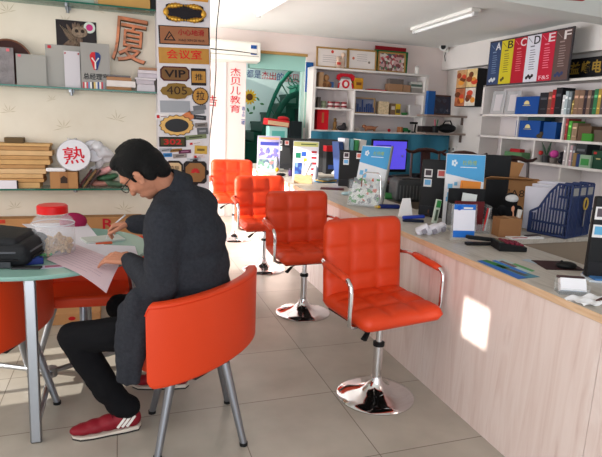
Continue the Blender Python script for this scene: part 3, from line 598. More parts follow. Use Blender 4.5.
t, w_, d_, h_ = box_on('floor_carton', 'low brown carton with a small red mark on the floor behind the table', 'carton', 36, 100, 314, 0, 4.05, 4.35, mat((190, 142, 96), .8, var=.08, vscale=5)); MB().prism([(x+w_*.05, z+h_*.55) for x, z in ell(.05, .03)], -d_/2-.003, -d_/2).build('printed_mark', RED, t)
# ================================================================== FURNITURE
def round_poly(w, h, r, n=5):
    P = []
    for cx, cz, a0 in [(w/2-r, h/2-r, 0), (-w/2+r, h/2-r, PI/2), (-w/2+r, -h/2+r, PI), (w/2-r, -h/2+r, 3*PI/2)]:
        for i in range(n+1):
            a = a0+PI/2*i/n; P.append((cx+r*math.cos(a), cz+r*math.sin(a)))
    return P
def quilt(w, h, th, nx, ny, r=.05, bul=.012, bend=0, res=9):
    NX, NY = nx*res, ny*res; b = bmesh.new()
    def pt(i, j, front):
        a = -1+2*i/NX; c = -1+2*j/NY; x = a*w/2; z = c*h/2
        ex, ez = abs(x)-(w/2-r), abs(z)-(h/2-r)
        if ex > 0 and ez > 0:
            L = math.hypot(ex, ez); mx = max(ex, ez)
            if L > 0:
                k = mx/L; x = math.copysign(w/2-r+ex*k, x); z = math.copysign(h/2-r+ez*k, z)
        e = max(abs(a), abs(c)); t = th/2*(max(0, 1-e**10))**.5
        if front:
            fx = (i % res)/res; fy = (j % res)/res
            q = (1-abs(2*fx-1)**5)*(1-abs(2*fy-1)**5); t = t*.86+bul*q*(1-e**10)
        y = (-t if front else t) + bend*(x/(w/2))**2
        return Vector((x, y, z))
    F = [[b.verts.new(pt(i, j, True)) for j in range(NY+1)] for i in range(NX+1)]
    B = [[(F[i][j] if i in (0, NX) or j in (0, NY) else b.verts.new(pt(i, j, False))) for j in range(NY+1)] for i in range(NX+1)]
    for i in range(NX):
        for j in range(NY):
            b.faces.new((F[i][j], F[i+1][j], F[i+1][j+1], F[i][j+1])); b.faces.new((B[i][j], B[i][j+1], B[i+1][j+1], B[i+1][j]))
    mb = MB(); mb.b.free(); mb.b = b; return mb
def swivel_chair():
    t = thing('swivel_chair', 'orange quilted swivel chair nearest the camera', 'chair', group='orange swivel chairs along the counter')
    MB().lathe([(.001, 0), (.222, 0), (.224, .006), (.215, .013), (.17, .026), (.11, .042), (.06, .066), (.038, .095), (.032, .12), (.001, .12)], seg=56).build('base', CHROME, t, smooth=True)
    MB().cyl((0, 0, .2), .027, .24, seg=24).build('gas_column', CHROME, t, smooth=True)
    MB().lathe([(.027, .31), (.033, .312), (.033, .333), (.022, .336), (.001, .336)]).build('collar', BLACK, t, smooth=True)
    MB().cyl((0, 0, .41), .019, .17, seg=20).build('piston', CHROME, t, smooth=True)
    MB().box((0, 0, .502), (.47, .38, .012), bev=.004).box((0, 0, .488), (.2, .16, .02), bev=.004).cyl((0, 0, .475), .04, .03).build('seat_plate', BLACK, t)
    lv = MB().tube([(-.03, -.02, .478), (-.1, -.06, .47), (-.16, -.1, .455)], .006, 8).build('lever', CHROME, t, smooth=True)
    MB().tube([(-.15, -.094, .458), (-.2, -.125, .43)], [.013, .019], 8, flat=(1, .55)).build('lever_paddle', BLACK, lv, smooth=True)
    quilt(.55, .47, .085, 3, 3, .06, .016).build('seat', ORANGE, t, smooth=True, loc=(0, .0, .548), rot=(-PI/2+.03, 0, 0), auto=180)
    quilt(.55, .50, .06, 3, 3, .06, .016, -.02).build('backrest', ORANGE, t, smooth=True, loc=(0, .225, .765), rot=(-.09, 0, 0), auto=180)
    for s in (-1, 1):
        a = MB().tube([(s*.262, .215, .80), (s*.30, .16, .80), (s*.309, .1, .792), (s*.312, -.06, .772), (s*.312, -.11, .762), (s*.311, -.135, .74), (s*.309, -.14, .70), (s*.307, -.14, .58), (s*.305, -.135, .53), (s*.26, -.11, .503), (s*.12, -.06, .497)], .0125, 12).build('armrest', CHROME, t, smooth=True, auto=180)
        MB().tube([(s*.313, .12, .795), (s*.31, .08, .79), (s*.312, -.06, .773), (s*.312, -.1, .765)], [.018, .021, .021, .018], 12, flat=(1.15, .9)).build('arm_pad', ORANGE, a, smooth=True, auto=180)
    return t
sw = swivel_chair(); sw.location = (1.371, 2.535, 0); sw.rotation_euler = (0, 0, .17)
for (x, y, rz, lb) in [(1.39, 3.916, .05, 'orange quilted swivel chair second from the camera along the counter'), (1.39, 5.212, .02, 'orange quilted swivel chair third from the camera along the counter'), (1.37, 6.66, -.02, 'orange quilted swivel chair farthest from the camera beside the sign pillar')]:
    c = copy_tree(sw); c.location = (x, y, 0); c.rotation_euler = (0, 0, rz); c['label'] = lb
    drop = {3.916: .035, 5.212: .05}.get(y, 0)      # gas lifts of these two are set lower
    for k in c.children:
        if k.name.split('.')[0] in ('seat', 'backrest', 'armrest', 'seat_plate', 'lever'): k.location.z -= drop
# --- tub chairs: local facing +y
CHAIRLEG = mat((142, 144, 150), .35, .85)
def tub_chair():
    t = thing('tub_chair', 'orange tub chair the man sits in, seen from behind', 'chair', group='orange tub chairs round the glass table')
    Z0, Z1, th = .41, .792, .06; n = 40; b = MB(); rings = []
    top_out = []; HA = 1.26
    def P(f, o):   # f in -1..1 along arc
        a = f*HA
        return ((.425-o)*math.sin(a), -(.185-o*.9)*math.cos(a)+.185*math.cos(HA)+o*.12)
    for i in range(n+1):
        f = -1+2*i/n; d = (1-abs(f))*.50
        R1, R0 = .03, .06
        zt = Z1-(R1-math.sqrt(max(0, R1*R1-max(0, R1-d)**2)))
        zb = Z0+(R0-math.sqrt(max(0, R0*R0-max(0, R0-d)**2)))*.6
        o, q = P(f, 0), P(f, th); m1 = P(f, .012); m2 = P(f, th-.012)
        rings.append([b.b.verts.new(p) for p in [(*o, zb+.012), (*o, zt-.012), (*m1, zt), (*m2, zt), (*q, zt-.012), (*q, zb+.012), (*m2, zb), (*m1, zb)]])
        top_out.append((*P(f, .002), zt-.016))
    for A, B in zip(rings, rings[1:]):
        for k in range(8): b.b.faces.new((A[k], A[(k+1) % 8], B[(k+1) % 8], B[k]))
    b.b.faces.new(rings[0][::-1]); b.b.faces.new(rings[-1])
    sh = b.build('shell', ORANGE, t, smooth=True, bevel=.008)
    MB().tube(top_out, .0035, 6).build('piping', mat((206, 52, 16), .4), sh, smooth=True)
    poly = []
    for i in range(25):
        f = -1+2*i/24; x, y = P(f*.72, th+.002); poly.append((x, y))
    poly += [(.27, .22), (.23, .28), (-.23, .28), (-.27, .22)]
    s = MB().prism(poly, .40, .475, 'xy').build('seat', ORANGE, t, bevel=.02, smooth=True)
    for k in range(4):
        g = k*PI/2+PI/4-.74; cx_, cy_ = math.cos(g), math.sin(g)
        a, c = Vector((cx_*.17, .07+cy_*.17, .405)), Vector((cx_*.285, .07+cy_*.285, .012))
        l = MB().tube([a, c], [.024, .017], 12).build('leg', CHAIRLEG, t, smooth=True)
        MB().cyl((cx_*.286, .07+cy_*.286, .008), .02, .016, seg=12).build('foot_cap', BLACK, l, smooth=True)
    MB().box((0, .07, .395), (.36, .30, .02), bev=.004).build('under_frame', DARK, t)
    return t
tub = tub_chair(); tub.location = (.371, 2.41, 0); tub.rotation_euler = (0, 0, .745)
for (x, y, rz, lb) in [(-.24, 3.58, PI-.05, 'orange tub chair on the far side of the glass table, seat seen below the papers'), (-.57, 2.95, 1.2, 'orange tub chair at the left edge of the photo behind the table leg')]:
    c = copy_tree(tub); c.location = (x, y, 0); c.rotation_euler = (0, 0, rz); c.scale = (1, 1, .965); c['label'] = lb
# --- glass table
TZ = .81; TC = Vector((-.42, 3.14, 0)); TR = .56
t = thing('glass_table', 'round teal glass table with grey metal legs where the man writes', 'table', TC)
tp = MB().lathe([(.001, TZ-.02), (TR-.004, TZ-.02), (TR, TZ-.015), (TR, TZ-.004), (TR-.004, TZ), (.001, TZ)], seg=72).build('glass_top', TEAL_GLASS, t, smooth=True)
for k, (dx, dy) in enumerate([(0, -1), (.866, .5), (-.866, .5)]):
    a = Vector((dx*.5, dy*.5, TZ-.022)); c = Vector((dx*.6, dy*.6, 0)); s = Vector((-dy, dx, 0))*.026; o_ = Vector((dx, dy, 0))*.015
    l = MB().hexa([c-s-o_, c+s-o_, c+s+o_, c-s+o_], [a-s-o_, a+s-o_, a+s+o_, a-s+o_]).build('leg', STEEL, t, bevel=.008, smooth=True)
    MB().cyl((dx*.49, dy*.49, TZ-.026), .03, .012).build('glass_pad', mat((190, 192, 196), .3), l)
    e = Vector((dx*.03, dy*.03, .07)); g = Vector((dx*.59, dy*.59, .06))
    MB().tube([e, g], .016, 10).build('cross_rail', STEEL, t, smooth=True)
MB().cyl((0, 0, .07), .035, .05).build('hub', STEEL, t, smooth=True)
# ================================================================== THINGS ON THE GLASS TABLE
def table_sheet(name, label, cat, pix, m, z=TZ+.0012, curl=0, group=None, nx=10, ny=10):
    p = [AZ(u, v, z) for u, v in pix]; c = sum(p, Vector())/4
    def fn(a, b):
        q = (p[0]*(1-a)+p[1]*a)*(1-b)+(p[3]*(1-a)+p[2]*a)*b - c
        q.z = curl*math.sin(a*3+b*2)*.004; q.z = max(q.z, 0); return q
    return one(name, MB().sheet(fn, nx, ny), m, label, cat, c, group=group)
PINK = mat((206, 182, 190), .8); PAPW = mat((214, 210, 220), .8)
def ruled(o, m, n, a0=.12, a1=.88):   # printed lines follow the sheet's own axes (child)
    pass
p1 = table_sheet('paper_sheet', 'large white paper sheet lying behind the jar on the glass table', 'paper', [(22, 224), (86, 222), (106, 247), (62, 250)], PAPW)
p2 = table_sheet('form_sheet', 'white printed form under the mans left hand on the glass table', 'paper', [(86, 244), (135, 246), (140, 262), (70, 262)], PAPW, TZ+.0026)
def over_edge(name, label, pix, z, m):
    p = [AZ(u, v, z) for u, v in pix]; c = sum(p, Vector())/len(p)
    def fn(a, b):
        q = (p[0]*(1-a)+p[1]*a)*(1-b)+(p[3]*(1-a)+p[2]*a)*b
        d = (q-TC).xy.length-TR; q.z = z-(max(0, d)**1.5)*.25
        return q-c
    o = one(name, MB().sheet(fn, 14, 14), m, label, 'paper', c)
    b = MB()
    for i in range(9):
        bb = .12+i*.09; a1 = .85-.2*(i % 3 == 2)
        pts = [Vector(fn(a1*k/8+.08*(1-k/8), bb))+Vector((0, 0, .0006)) for k in range(9)]
        b.tube(pts, .0011, 4, flat=(1, .3))
    b.build('printed_lines', mat((150, 128, 150), .8), o); return o
over_edge('form_sheet', 'pink carbon copy form hanging over the table edge by the mans hand', [(73, 243), (121, 262), (106, 285), (46, 259)], TZ+.005, PINK)
b = one('magazine', MB().box((0, 0, .006), (.22, .15, .012), bev=.002), mat((184, 190, 186), .5), 'small pale magazine stack under the mans pen hand', 'magazine', AZ(103, 240, TZ), .3)
one('orange_booklet', MB().box((0, 0, .003), (.09, .035, .006)), mat((196, 80, 40), .6), 'thin orange booklet edge beside the magazine stack', 'booklet', AZ(104, 243.5, TZ), .1)
# jar of peanuts
jp = AZ(51, 256, TZ); jp = Vector((jp.x+.012, jp.y+.06, TZ))
t = thing('peanut_jar', 'clear plastic jar of peanuts with a red screw lid on the table', 'jar', jp)
JR = .105
jar = MB().lathe([(.001, .002), (JR-.012, .002), (JR, .014), (JR, .165), (JR-.012, .19), (JR-.03, .205), (JR-.03, .22)], seg=40); jar.build('body', glassy('jar_plastic', (226, 226, 230), .26, .08), t, smooth=True)
MB().tube([(JR*math.cos(k*PI/20), JR*math.sin(k*PI/20), .165) for k in range(40)], .003, 6, True).build('moulded_rim', mat((206, 206, 212), .2), t, smooth=True)
MB().lathe([(.001, .262), (JR-.036, .262), (JR-.029, .255), (JR-.029, .219), (JR-.034, .218)], seg=40).build('lid', mat((206, 28, 30), .35), t, smooth=True)
rnd = random.Random(11); b = MB()
for k in range(110):
    a = rnd.random()*2*PI; r_ = (JR-.022)*math.sqrt(rnd.random()); z_ = .014+rnd.random()*.07
    q = Euler((rnd.random()*3, rnd.random()*3, rnd.random()*3)).to_matrix()
    for s in (-1, 1): b.sph(Vector((r_*math.cos(a), r_*math.sin(a), z_))+q @ Vector((s*.008, 0, 0)), (.0105, .0085, .0085), 6, q)
tag(b.build('peanuts', mat((196, 160, 110), .7, bump=.3, bscale=200, var=.15, vscale=60), t, smooth=True), kind='stuff')
# black bag
bp = AZ(14, 264, TZ)
t = thing('shoulder_bag', 'black soft laptop bag lying on the left side of the glass table', 'bag', (bp.x-.115, bp.y+.10, TZ), -.2)
BAGM = mat((30, 31, 34), .6, bump=.3, bscale=120)
MB().box((0, 0, .062), (.46, .32, .115), bev=.042, seg=5).build('body', BAGM, t, smooth=True, auto=180)
MB().box((-.02, .0, .128), (.40, .28, .06), rot=(0, .10, 0), bev=.026, seg=5).build('flap', BAGM, t, smooth=True, auto=180)
MB().tube([(-.2, -.164, .075), (.05, -.166, .078), (.17, -.16, .078), (.228, -.12, .076), (.234, .05, .076)], .005, 8).build('zip', mat((84, 86, 92), .35), t, smooth=True)
MB().tube([(-.22, -.164, .045), (.08, -.166, .042), (.18, -.16, .042), (.232, -.11, .042), (.236, .03, .042)], .006, 8).build('piping', mat((16, 16, 18), .5), t, smooth=True)
MB().tube([(-.2, -.145, .15), (-.02, -.15, .14), (.04, -.155, .12), (.05, -.168, .1), (.01, -.174, .085), (-.2, -.176, .06)], .012, 8, flat=(1.2, .45)).build('strap', mat((50, 52, 57), .6), t, smooth=True)
MB().box((.11, -.168, .02), (.09, .006, .03), bev=.003).build('buckle', mat((60, 62, 66), .35), t)
o = thing('wallet', 'dark flat wallet lying under the front edge of the black bag', 'wallet', AZ(27, 268.5, TZ), -.2); MB().box((0, 0, .005), (.13, .04, .01), bev=.003).build('cover', DARK, o)
MB().box((0, -.021, .005), (.12, .002, .003)).build('seam', mat((70, 70, 74), .6), o)
t = thing('blue_pack', 'small dark blue box on the table in front of the black bag', 'box', AZ(34, 263.5, TZ), .15); MB().box((0, 0, .016), (.085, .05, .032), bev=.003).build('box', mat((28, 44, 110), .4), t); MB().box((.0, 0, .0325), (.05, .03, .001)).build('printed_patch', mat((60, 90, 160), .4), t)
t = thing('lighter', 'green cigarette lighter with an orange red cap by the jar', 'lighter', AZ(42, 255, TZ+.012), .35); MB().tube([(-.02, 0, 0), (.045, 0, 0)], .012, 10, flat=(1, .7)).build('tank', mat((70, 170, 60), .35), t, smooth=True); MB().tube([(-.042, 0, 0), (-.02, 0, 0)], .0115, 10, flat=(1, .7)).build('cap', mat((226, 70, 30), .4), t, smooth=True)
t = thing('plastic_card', 'small printed card in a clear sleeve near the table edge', 'card', AZ(54, 266.5, TZ), .1); MB().box((0, 0, .001), (.115, .055, .002), bev=.0008).build('sleeve', mat((186, 176, 196), .3), t); MB().box((0, 0, .0023), (.08, .035, .0006)).build('print', mat((150, 90, 110), .5), t)
one('round_cushion', MB().sph((0, 0, 0), (.085, .03, .06), 20), mat((140, 20, 66), .6), 'magenta round object showing behind the jar at the table back', 'cushion', (AZ(74, 225, TZ).x, AZ(74, 226, TZ).y+.0, TZ+.03), rot=(-.2, 0, 0), smooth=True)
# ================================================================== COUNTER
CX = 1.724; CB = 2.27
seams = [AX(u, v, CX).y for u, v in [(420, 380), (456, 350)]]
t = thing('reception_counter', 'long pale pink wood reception counter running along the right side', 'counter', (0, 0, 0))
ys = [-1.2, seams[1]-.0, seams[0]] + [seams[0]+1.2*k for k in range(1, 5)] + [7.9]
ys = [-1.2, .55, 1.86] ; y = 1.86
y = AX(420, 380, CX).y; ys = [y-3*1.2, y-2*1.2, y-1.2, y, y+1.2, y+2.4, y+3.6, y+4.8, 7.9]
for a, b_ in zip(ys, ys[1:]): bx(MB(), (CX, a+.0015, 0), (CX+.02, b_-.0015, CT-.036)).build('front_panel', PINKWOOD, t)
bx(MB(), (CX+.02, ys[0], .0), (CB-.05, 7.88, CT-.036)).build('carcass', mat((196, 180, 170), .6), t)
bx(MB(), (CX-.006, ys[0], CT-.036), (CB, 7.92, CT)).build('worktop', TOPWOOD, t)
bx(MB(), (CX-.0085, ys[0], CT-.034), (CX-.006, 7.92, CT-.001)).build('edge_band', BANDWOOD, t)
bx(MB(), (CX-.006, 7.92, CT-.034), (CB, 7.923, CT-.001)).build('end_band', BANDWOOD, t)
def wing(label, y0, y1, x1, z=CT):
    t = thing('return_desk', label, 'desk', (CB+.001, y0, 0), group='return desks behind the counter')
    w = x1-CB; d = y1-y0
    bx(MB(), (0, 0, z-.03), (w, d, z-.001), .002).build('desktop', TOPWOOD, t)
    bx(MB(), (.0, .01, 0), (w, .03, z-.03)).build('front_panel', mat((148, 132, 116), .55), t)
    bx(MB(), (w-.03, .03, 0), (w, d, z-.03)).build('end_panel', mat((168, 152, 138), .55), t)
wing('return desk behind the counter carrying the blue file rack', 2.62, 3.75, 3.7)
wing('return desk behind the counter carrying the grey printer', 4.3, 5.0, 3.3)
wing('farthest return desk behind the counter by the bookcase', 6.3, 6.9, 3.2)
# ================================================================== THINGS ON THE COUNTER
BEZEL = mat((20, 20, 22), .5, spec=.25)
def back_monitor(label, lb, w, h, rz, stickers, z=CT, c=None):
    p = lb if c is None else c
    dx = Vector((math.cos(rz), math.sin(rz), 0)); ctr = p+dx*(w/2)
    t = thing('computer', label, 'computer', (ctr.x, ctr.y, z), rz, 'black computers on the counter')
    MB().box((0, 0, h/2+.012), (w, .035, h), bev=.008).build('casing', BEZEL, t)
    MB().box((0, .019, h/2+.02), (w*.94, .004, h*.88)).build('screen', mat((12, 14, 20), .15), t)
    MB().box((0, .06, .008), (w*.5, .16, .016), bev=.006).build('stand_base', BEZEL, t); MB().box((0, .05, .09), (.08, .03, .16), bev=.004).build('stand_neck', BEZEL, t)
    MB().box((0, -.0185, .05), (w*.96, .003, .07)).build('lower_band', mat((34, 34, 37), .35), t)
    for (fx, fz, sw_, c_, in_) in stickers:
        s = MB().box((-w/2+fx*w, -.0185, fz*h+.012), (sw_, .002, sw_*1.02)).build('sticker', mat((226, 222, 222), .5), t)
        MB().box((-w/2+fx*w, -.02, fz*h+.012+sw_*.05), (sw_*.74, .002, sw_*.66)).build('sticker_patch', mat(in_, .5), s)
    return t
ST = [(.12, .84, .058, 0, (70, 60, 66)), (.33, .84, .058, 0, (206, 110, 100)), (.12, .66, .058, 0, (110, 170, 214))]
RZ = -.62
mA = AZ(276, 169, CT); back_monitor('farthest black computer back with three stickers near the stair doorway', mA, .46, .42, RZ, ST)
mB = AZ(310, 172, CT); back_monitor('dark computer half hidden behind the sloping leaflet stand with red car pictures', mB+Vector((.0, .1, 0)), .40, .43, RZ, [(.6, .3, .04, 0, (120, 120, 120))])
mC = AZ(338, 187, CT); back_monitor('black computer back with three stickers left of the blue leaflet rack', mC, .42, .38, RZ, [(.18, .86, .058, 0, (70, 60, 66)), (.5, .86, .058, 0, (206, 110, 100)), (.18, .68, .058, 0, (110, 170, 214))])
mD = AZ(418, 216, CT); back_monitor('black computer back with three stickers left of the large blue board', mD, .36, .42, RZ, [(.14, .76, .058, 0, (70, 60, 66)), (.4, .76, .058, 0, (206, 100, 96)), (.14, .59, .058, 0, (110, 170, 214))])
mF = AZ(472, 222, CT)+Vector((.11, .15, 0)); back_monitor('black computer back between the blue board and the open carton', mF, .24, .47, RZ+.25, [])
m4 = AZ(583, 278, CT); back_monitor('nearest black computer back cut by the right edge of the photo', m4, .46, .38, RZ+.15, [(.07, .80, .058, 0, (90, 80, 86)), (.07, .58, .058, 0, (96, 166, 206))])
# leaflet stands
def leaflet_stand(name, label, px, w, h, rz, tilt=.16, group='leaflet stands on the counter'):
    p = AZ(px[0], px[1], CT); t = thing(name, label, 'stand', p, rz, group)
    up = Vector((0, math.sin(tilt), math.cos(tilt)))
    b = thing_board = MB().box((0, math.sin(tilt)*h/2, math.cos(tilt)*h/2), (w, .006, h), rot=(-tilt, 0, 0)); b.build('backboard', mat((214, 216, 220), .4), t)
    MB().box((0, .09, .004), (w*.9, .2, .008)).build('foot', CLEAR, t); MB().hexa([(-w*.2, .0, .008), (w*.2, .0, .008), (w*.2, .14, .008), (-w*.2, .14, .008)], [(-w*.15, math.sin(tilt)*h*.6+.002, h*.58), (w*.15, math.sin(tilt)*h*.6+.002, h*.58), (w*.15, math.sin(tilt)*h*.6+.006, h*.58), (-w*.15, math.sin(tilt)*h*.6+.006, h*.58)]).build('back_strut', mat((150, 152, 156), .4), t)
    def face(fx, fz, fw, fh, off=.0045, th=.0015):   # box lying on the tilted face; fractions
        y = math.sin(tilt)*h*fz - off*math.cos(tilt); z = math.cos(tilt)*h*fz + off*math.sin(tilt)
        return MB().box((fx*w, y, z), (fw*w, th, fh*h), rot=(-tilt, 0, 0))
    return t, face, w, h, tilt
def face_text(t, s, w, h, tilt, fx, fz, tw, th, m):
    y = math.sin(tilt)*h*fz-.007; z = math.cos(tilt)*h*fz
    return text(s, tw, th, m, t, (fx*w, y, z), rot=(PI/2-tilt, 0, 0), ext=.0008)
SKY = mat((84, 166, 220), .45); SKY2 = mat((120, 186, 228), .5); GTX = mat((170, 190, 70), .5)
def blue_board(label, px, w, h, rz, tilt):
    t, F, w, h, tl = leaflet_stand('leaflet_rack', label, px, w, h, rz, tilt)
    F(0, .5, .98, .98).build('poster', mat((232, 234, 240), .45), t)
    y0 = .0062
    def pl(pts, m, nm, off=.0062):
        b = MB(); A = []; B = []
        for (fx, fz) in pts:
            y = math.sin(tl)*h*fz-off; z = math.cos(tl)*h*fz
            A.append((fx*w, y, z)); B.append((fx*w, y-.001, z))
        va = [b.b.verts.new(p) for p in A]; vb = [b.b.verts.new(p) for p in B]; n = len(A)
        for i in range(n): b.b.faces.new((va[i], va[(i+1) % n], vb[(i+1) % n], vb[i]))
        b.b.faces.new(va[::-1]); b.b.faces.new(vb); b.build(nm, m, t)
    pl([(-.49, .99), (.49, .99), (.49, .62), (-.49, .72)], SKY, 'blue_header')
    for (fx, fz, s) in [(-.36, .54, .12), (-.24, .48, .12), (-.36, .42, .12), (-.22, .58, .08), (-.4, .36, .1)]: F(fx, fz, s, s*.62, .0062).build('blue_square', SKY2, t)
    for k in range(5):
        a = k*2*PI/5; F(-.29+.05*math.cos(a), .87+.03*math.sin(a), .05, .035, .0075).build('logo_mark', mat((226, 238, 246), .5), t)
    face_text(t, '杜师傅', w, h, tl, .1, .88, w*.36, h*.07, GTX); F(.08, .815, .42, .012, .0075).build('caption_line', mat((214, 228, 240), .5), t)
    return t, F, w, h, tl
t, F, w_, h_, tl = blue_board('blue and white leaflet rack with green car leaflets in its front pocket, mid counter', (366, 206), .26, .52, -.80, .36)
# pocket with leaflets
b = MB().box((0, -.075, .11), (w_*1.02, .003, .2), rot=(-.2, 0, 0)); b.box((-w_*.51, -.03, .12), (.003, .1, .2)).box((w_*.51, -.03, .12), (.003, .1, .2)).box((0, -.04, .006), (w_, .1, .006)); b.build('pocket', CLEAR, t)
LEAF = m_collage('leaflet_print', [(0, (222, 226, 222)), (.3, (70, 150, 80)), (.5, (200, 206, 210)), (.68, (120, 126, 132)), (.82, (232, 234, 232)), (.93, (206, 90, 60))], 38)
for i, (x, z, r) in enumerate([(-.07, .11, .15), (0, .12, -.3), (.075, .11, .2), (-.06, .15, -.05), (.06, .15, .1)]):
    MB().box((x, -.055+.008*i, z), (.1, .003, .17), rot=(-.2, r, 0)).build('leaflet', LEAF, t)
MB().tube([(-.02, -.09, .17), (-.01, -.095, .26), (.02, -.095, .29), (.12, -.095, .29), (.14, -.09, .26), (.15, -.07, .05)], .005, 8).build('chrome_loop', CHROME, t, smooth=True)
MB().box((w_*.54, .07, .26), (.012, .03, .5), rot=(-tl, 0, 0)).build('side_rail', mat((150, 152, 150), .35, .6), t)
c = AZ(387, 209, CT)
o = thing('blue_clip', 'dark blue tape tool lying beside the foot of the blue leaflet rack', 'tape tool', (c.x+.03, c.y+.02, CT), -.2); MB().box((0, 0, .018), (.17, .05, .034), bev=.012).build('body', mat((30, 44, 110), .4), o); MB().sph((-.1, -.01, .014), (.03, .022, .013), 12).build('yellow_tip', mat((220, 176, 40), .4), o, smooth=True)
t, F, w_, h_, tl = blue_board('large blue board with orange notebook beside it on the counter near the open carton', (461, 225), .27, .495, -.35, .10)
# stands A and B
t, F, w_, h_, tl = leaflet_stand('poster_stand', 'farthest leaflet stand with a violet picture poster at the end of the counter', (268, 171), .30, .46, -.30)
F(0, .5, .98, .98).build('poster', mat((176, 170, 206), .45), t); F(0, .93, .9, .06, .0062).build('header', mat((226, 170, 120), .5), t); F(.03, .78, .8, .1, .0062).build('title_bar', mat((60, 66, 150), .5), t)
F(0, .52, .86, .3, .0058).build('picture', m_collage('viol', [(0, (120, 110, 180)), (.4, (170, 170, 210)), (.7, (210, 190, 180)), (.88, (90, 100, 170))], 26), t); F(-.1, .2, .7, .26, .0058).build('picture', m_collage('grn', [(0, (110, 150, 130)), (.4, (170, 190, 200)), (.7, (90, 110, 130)), (.85, (196, 120, 120))], 24), t)
MB().sph((.11, -.05, .1), (.035, .03, .1), 12).build('silver_leaflet_roll', mat((170, 174, 184), .3, .6), t, smooth=True); MB().sph((.12, -.06, .03), (.03, .03, .03), 10).build('yellow_knob', mat((206, 160, 40), .4), t, smooth=True)
t, F, w_, h_, tl = leaflet_stand('poster_stand', 'white leaflet stand with a yellow header and red car pictures beside the tissue box', (305, 179), .30, .44, -.30)
F(0, .5, .98, .98).build('poster', mat((226, 226, 232), .45), t); F(0, .92, .96, .12, .0062).build('header', mat((206, 206, 130), .5), t); F(.1, .92, .6, .03, .0075).build('header_title', mat((90, 110, 60), .5), t)
for k in range(5): F(.32, .72-k*.15, .2, .06, .0062).build('car_picture', mat((170, 50, 60), .5), t); F(.32, .66-k*.15, .24, .02, .0062).build('caption_line', mat((150, 150, 170), .5), t)
F(-.3, .62, .2, .14, .0062).build('green_patch', mat((30, 120, 90), .5), t); F(-.08, .66, .18, .12, .0062).build('blue_patch', mat((50, 90, 180), .5), t); F(-.02, .5, .12, .1, .0062).build('yellow_patch', mat((220, 180, 60), .5), t); F(-.18, .26, .5, .34, .0058).build('picture', m_collage('navy', [(0, (40, 70, 150)), (.5, (60, 110, 180)), (.75, (120, 160, 190)), (.9, (180, 160, 90))], 22), t)
MB().sph((.12, -.05, .08), (.03, .025, .09), 12).build('rolled_leaflet', mat((150, 154, 164), .35), t, smooth=True)
# tissue box
p = AZ(303, 183, CT); t = thing('tissue_box', 'small wooden tissue box with a white tissue pulled up', 'tissue box', (p.x, p.y, CT), -.35)
MB().box((0, 0, .045), (.2, .12, .09), bev=.006).build('box', m_wood('light_wood', [(.3, (206, 170, 120)), (.7, (224, 192, 146))], (4, 20, 20)), t)
MB().sheet(lambda a, b: Vector(((a-.5)*.05*(1+b*1.2)+b*.04, .02*math.sin(a*6)*(.4+b), .09+b*.15-.03*abs(a-.5))), 12, 10, .002).build('tissue', mat((240, 240, 244), .8), t, smooth=True)
# far small items
p = AZ(281, 176, CT); one('mouse', MB().sph((0, 0, .018), (.06, .035, .02), 14), BLACK, 'black computer mouse on the far counter by the farthest computer', 'mouse', p, smooth=True)
p = AZ(291, 176, CT); t = thing('small_jar', 'small dark purple jar left of the white leaflet stand', 'jar', p); MB().lathe([(.03, 0), (.035, .01), (.035, .07), (.03, .075)]).build('jar_body', mat((66, 46, 86), .3), t, smooth=True); MB().cyl((0, 0, .085), .03, .022).build('lid', DARK, t)
p = AZ(323, 183, CT)
for i, (cc, lb) in enumerate([((60, 130, 170), 'teal pad at the bottom of the pile beside the white leaflet stand'), ((196, 160, 70), 'yellow pad in the middle of the pile beside the white leaflet stand'), ((84, 96, 96), 'dark grey pad on top of the pile beside the white leaflet stand')]):
    one('note_pad', MB().box((0, 0, .006), (.2, .14, .012), bev=.002), mat(cc, .5), lb, 'note pad', (p.x+.05+.02*i, p.y+.08, CT+.0122*i), .3*i, group='pads beside the white leaflet stand')
p = AZ(332, 174, CT); t = thing('file_pile', 'blue and white paper files leaning between the computers on the far counter', 'files', (p.x+.1, p.y, CT), -.5); MB().box((0, 0, .05), (.3, .03, .1), rot=(-.4, 0, 0)).build('blue_file', mat((60, 110, 180), .5), t); MB().box((0, -.035, .035), (.3, .02, .07), rot=(-.4, 0, 0)).build('white_file', PAPER, t)
p = AZ(334, 189, CT); one('maroon_folder', MB().box((0, 0, .003), (.24, .16, .006), bev=.002), mat((84, 26, 34), .5), 'flat maroon folder lying on the counter left of the blue leaflet rack', 'folder', (p.x-.02, p.y, CT), -.4)
p = AZ(347, 195, CT); one('plastic_pack', MB().sph((0, 0, .014), (.06, .04, .018), 12).sph((.03, .01, .016), (.03, .03, .02), 10), mat((176, 206, 214), .2, bump=.6, bscale=50), 'small pale blue plastic packet at the foot of the blue leaflet rack', 'packet', (p.x, p.y, CT), smooth=True)
p = AZ(314, 192, CT); one('blue_note', MB().box((0, 0, .001), (.14, .06, .002)), mat((150, 180, 206), .5), 'pale blue slip lying on the counter behind the third swivel chair', 'note', (p.x, p.y, CT), -.3)
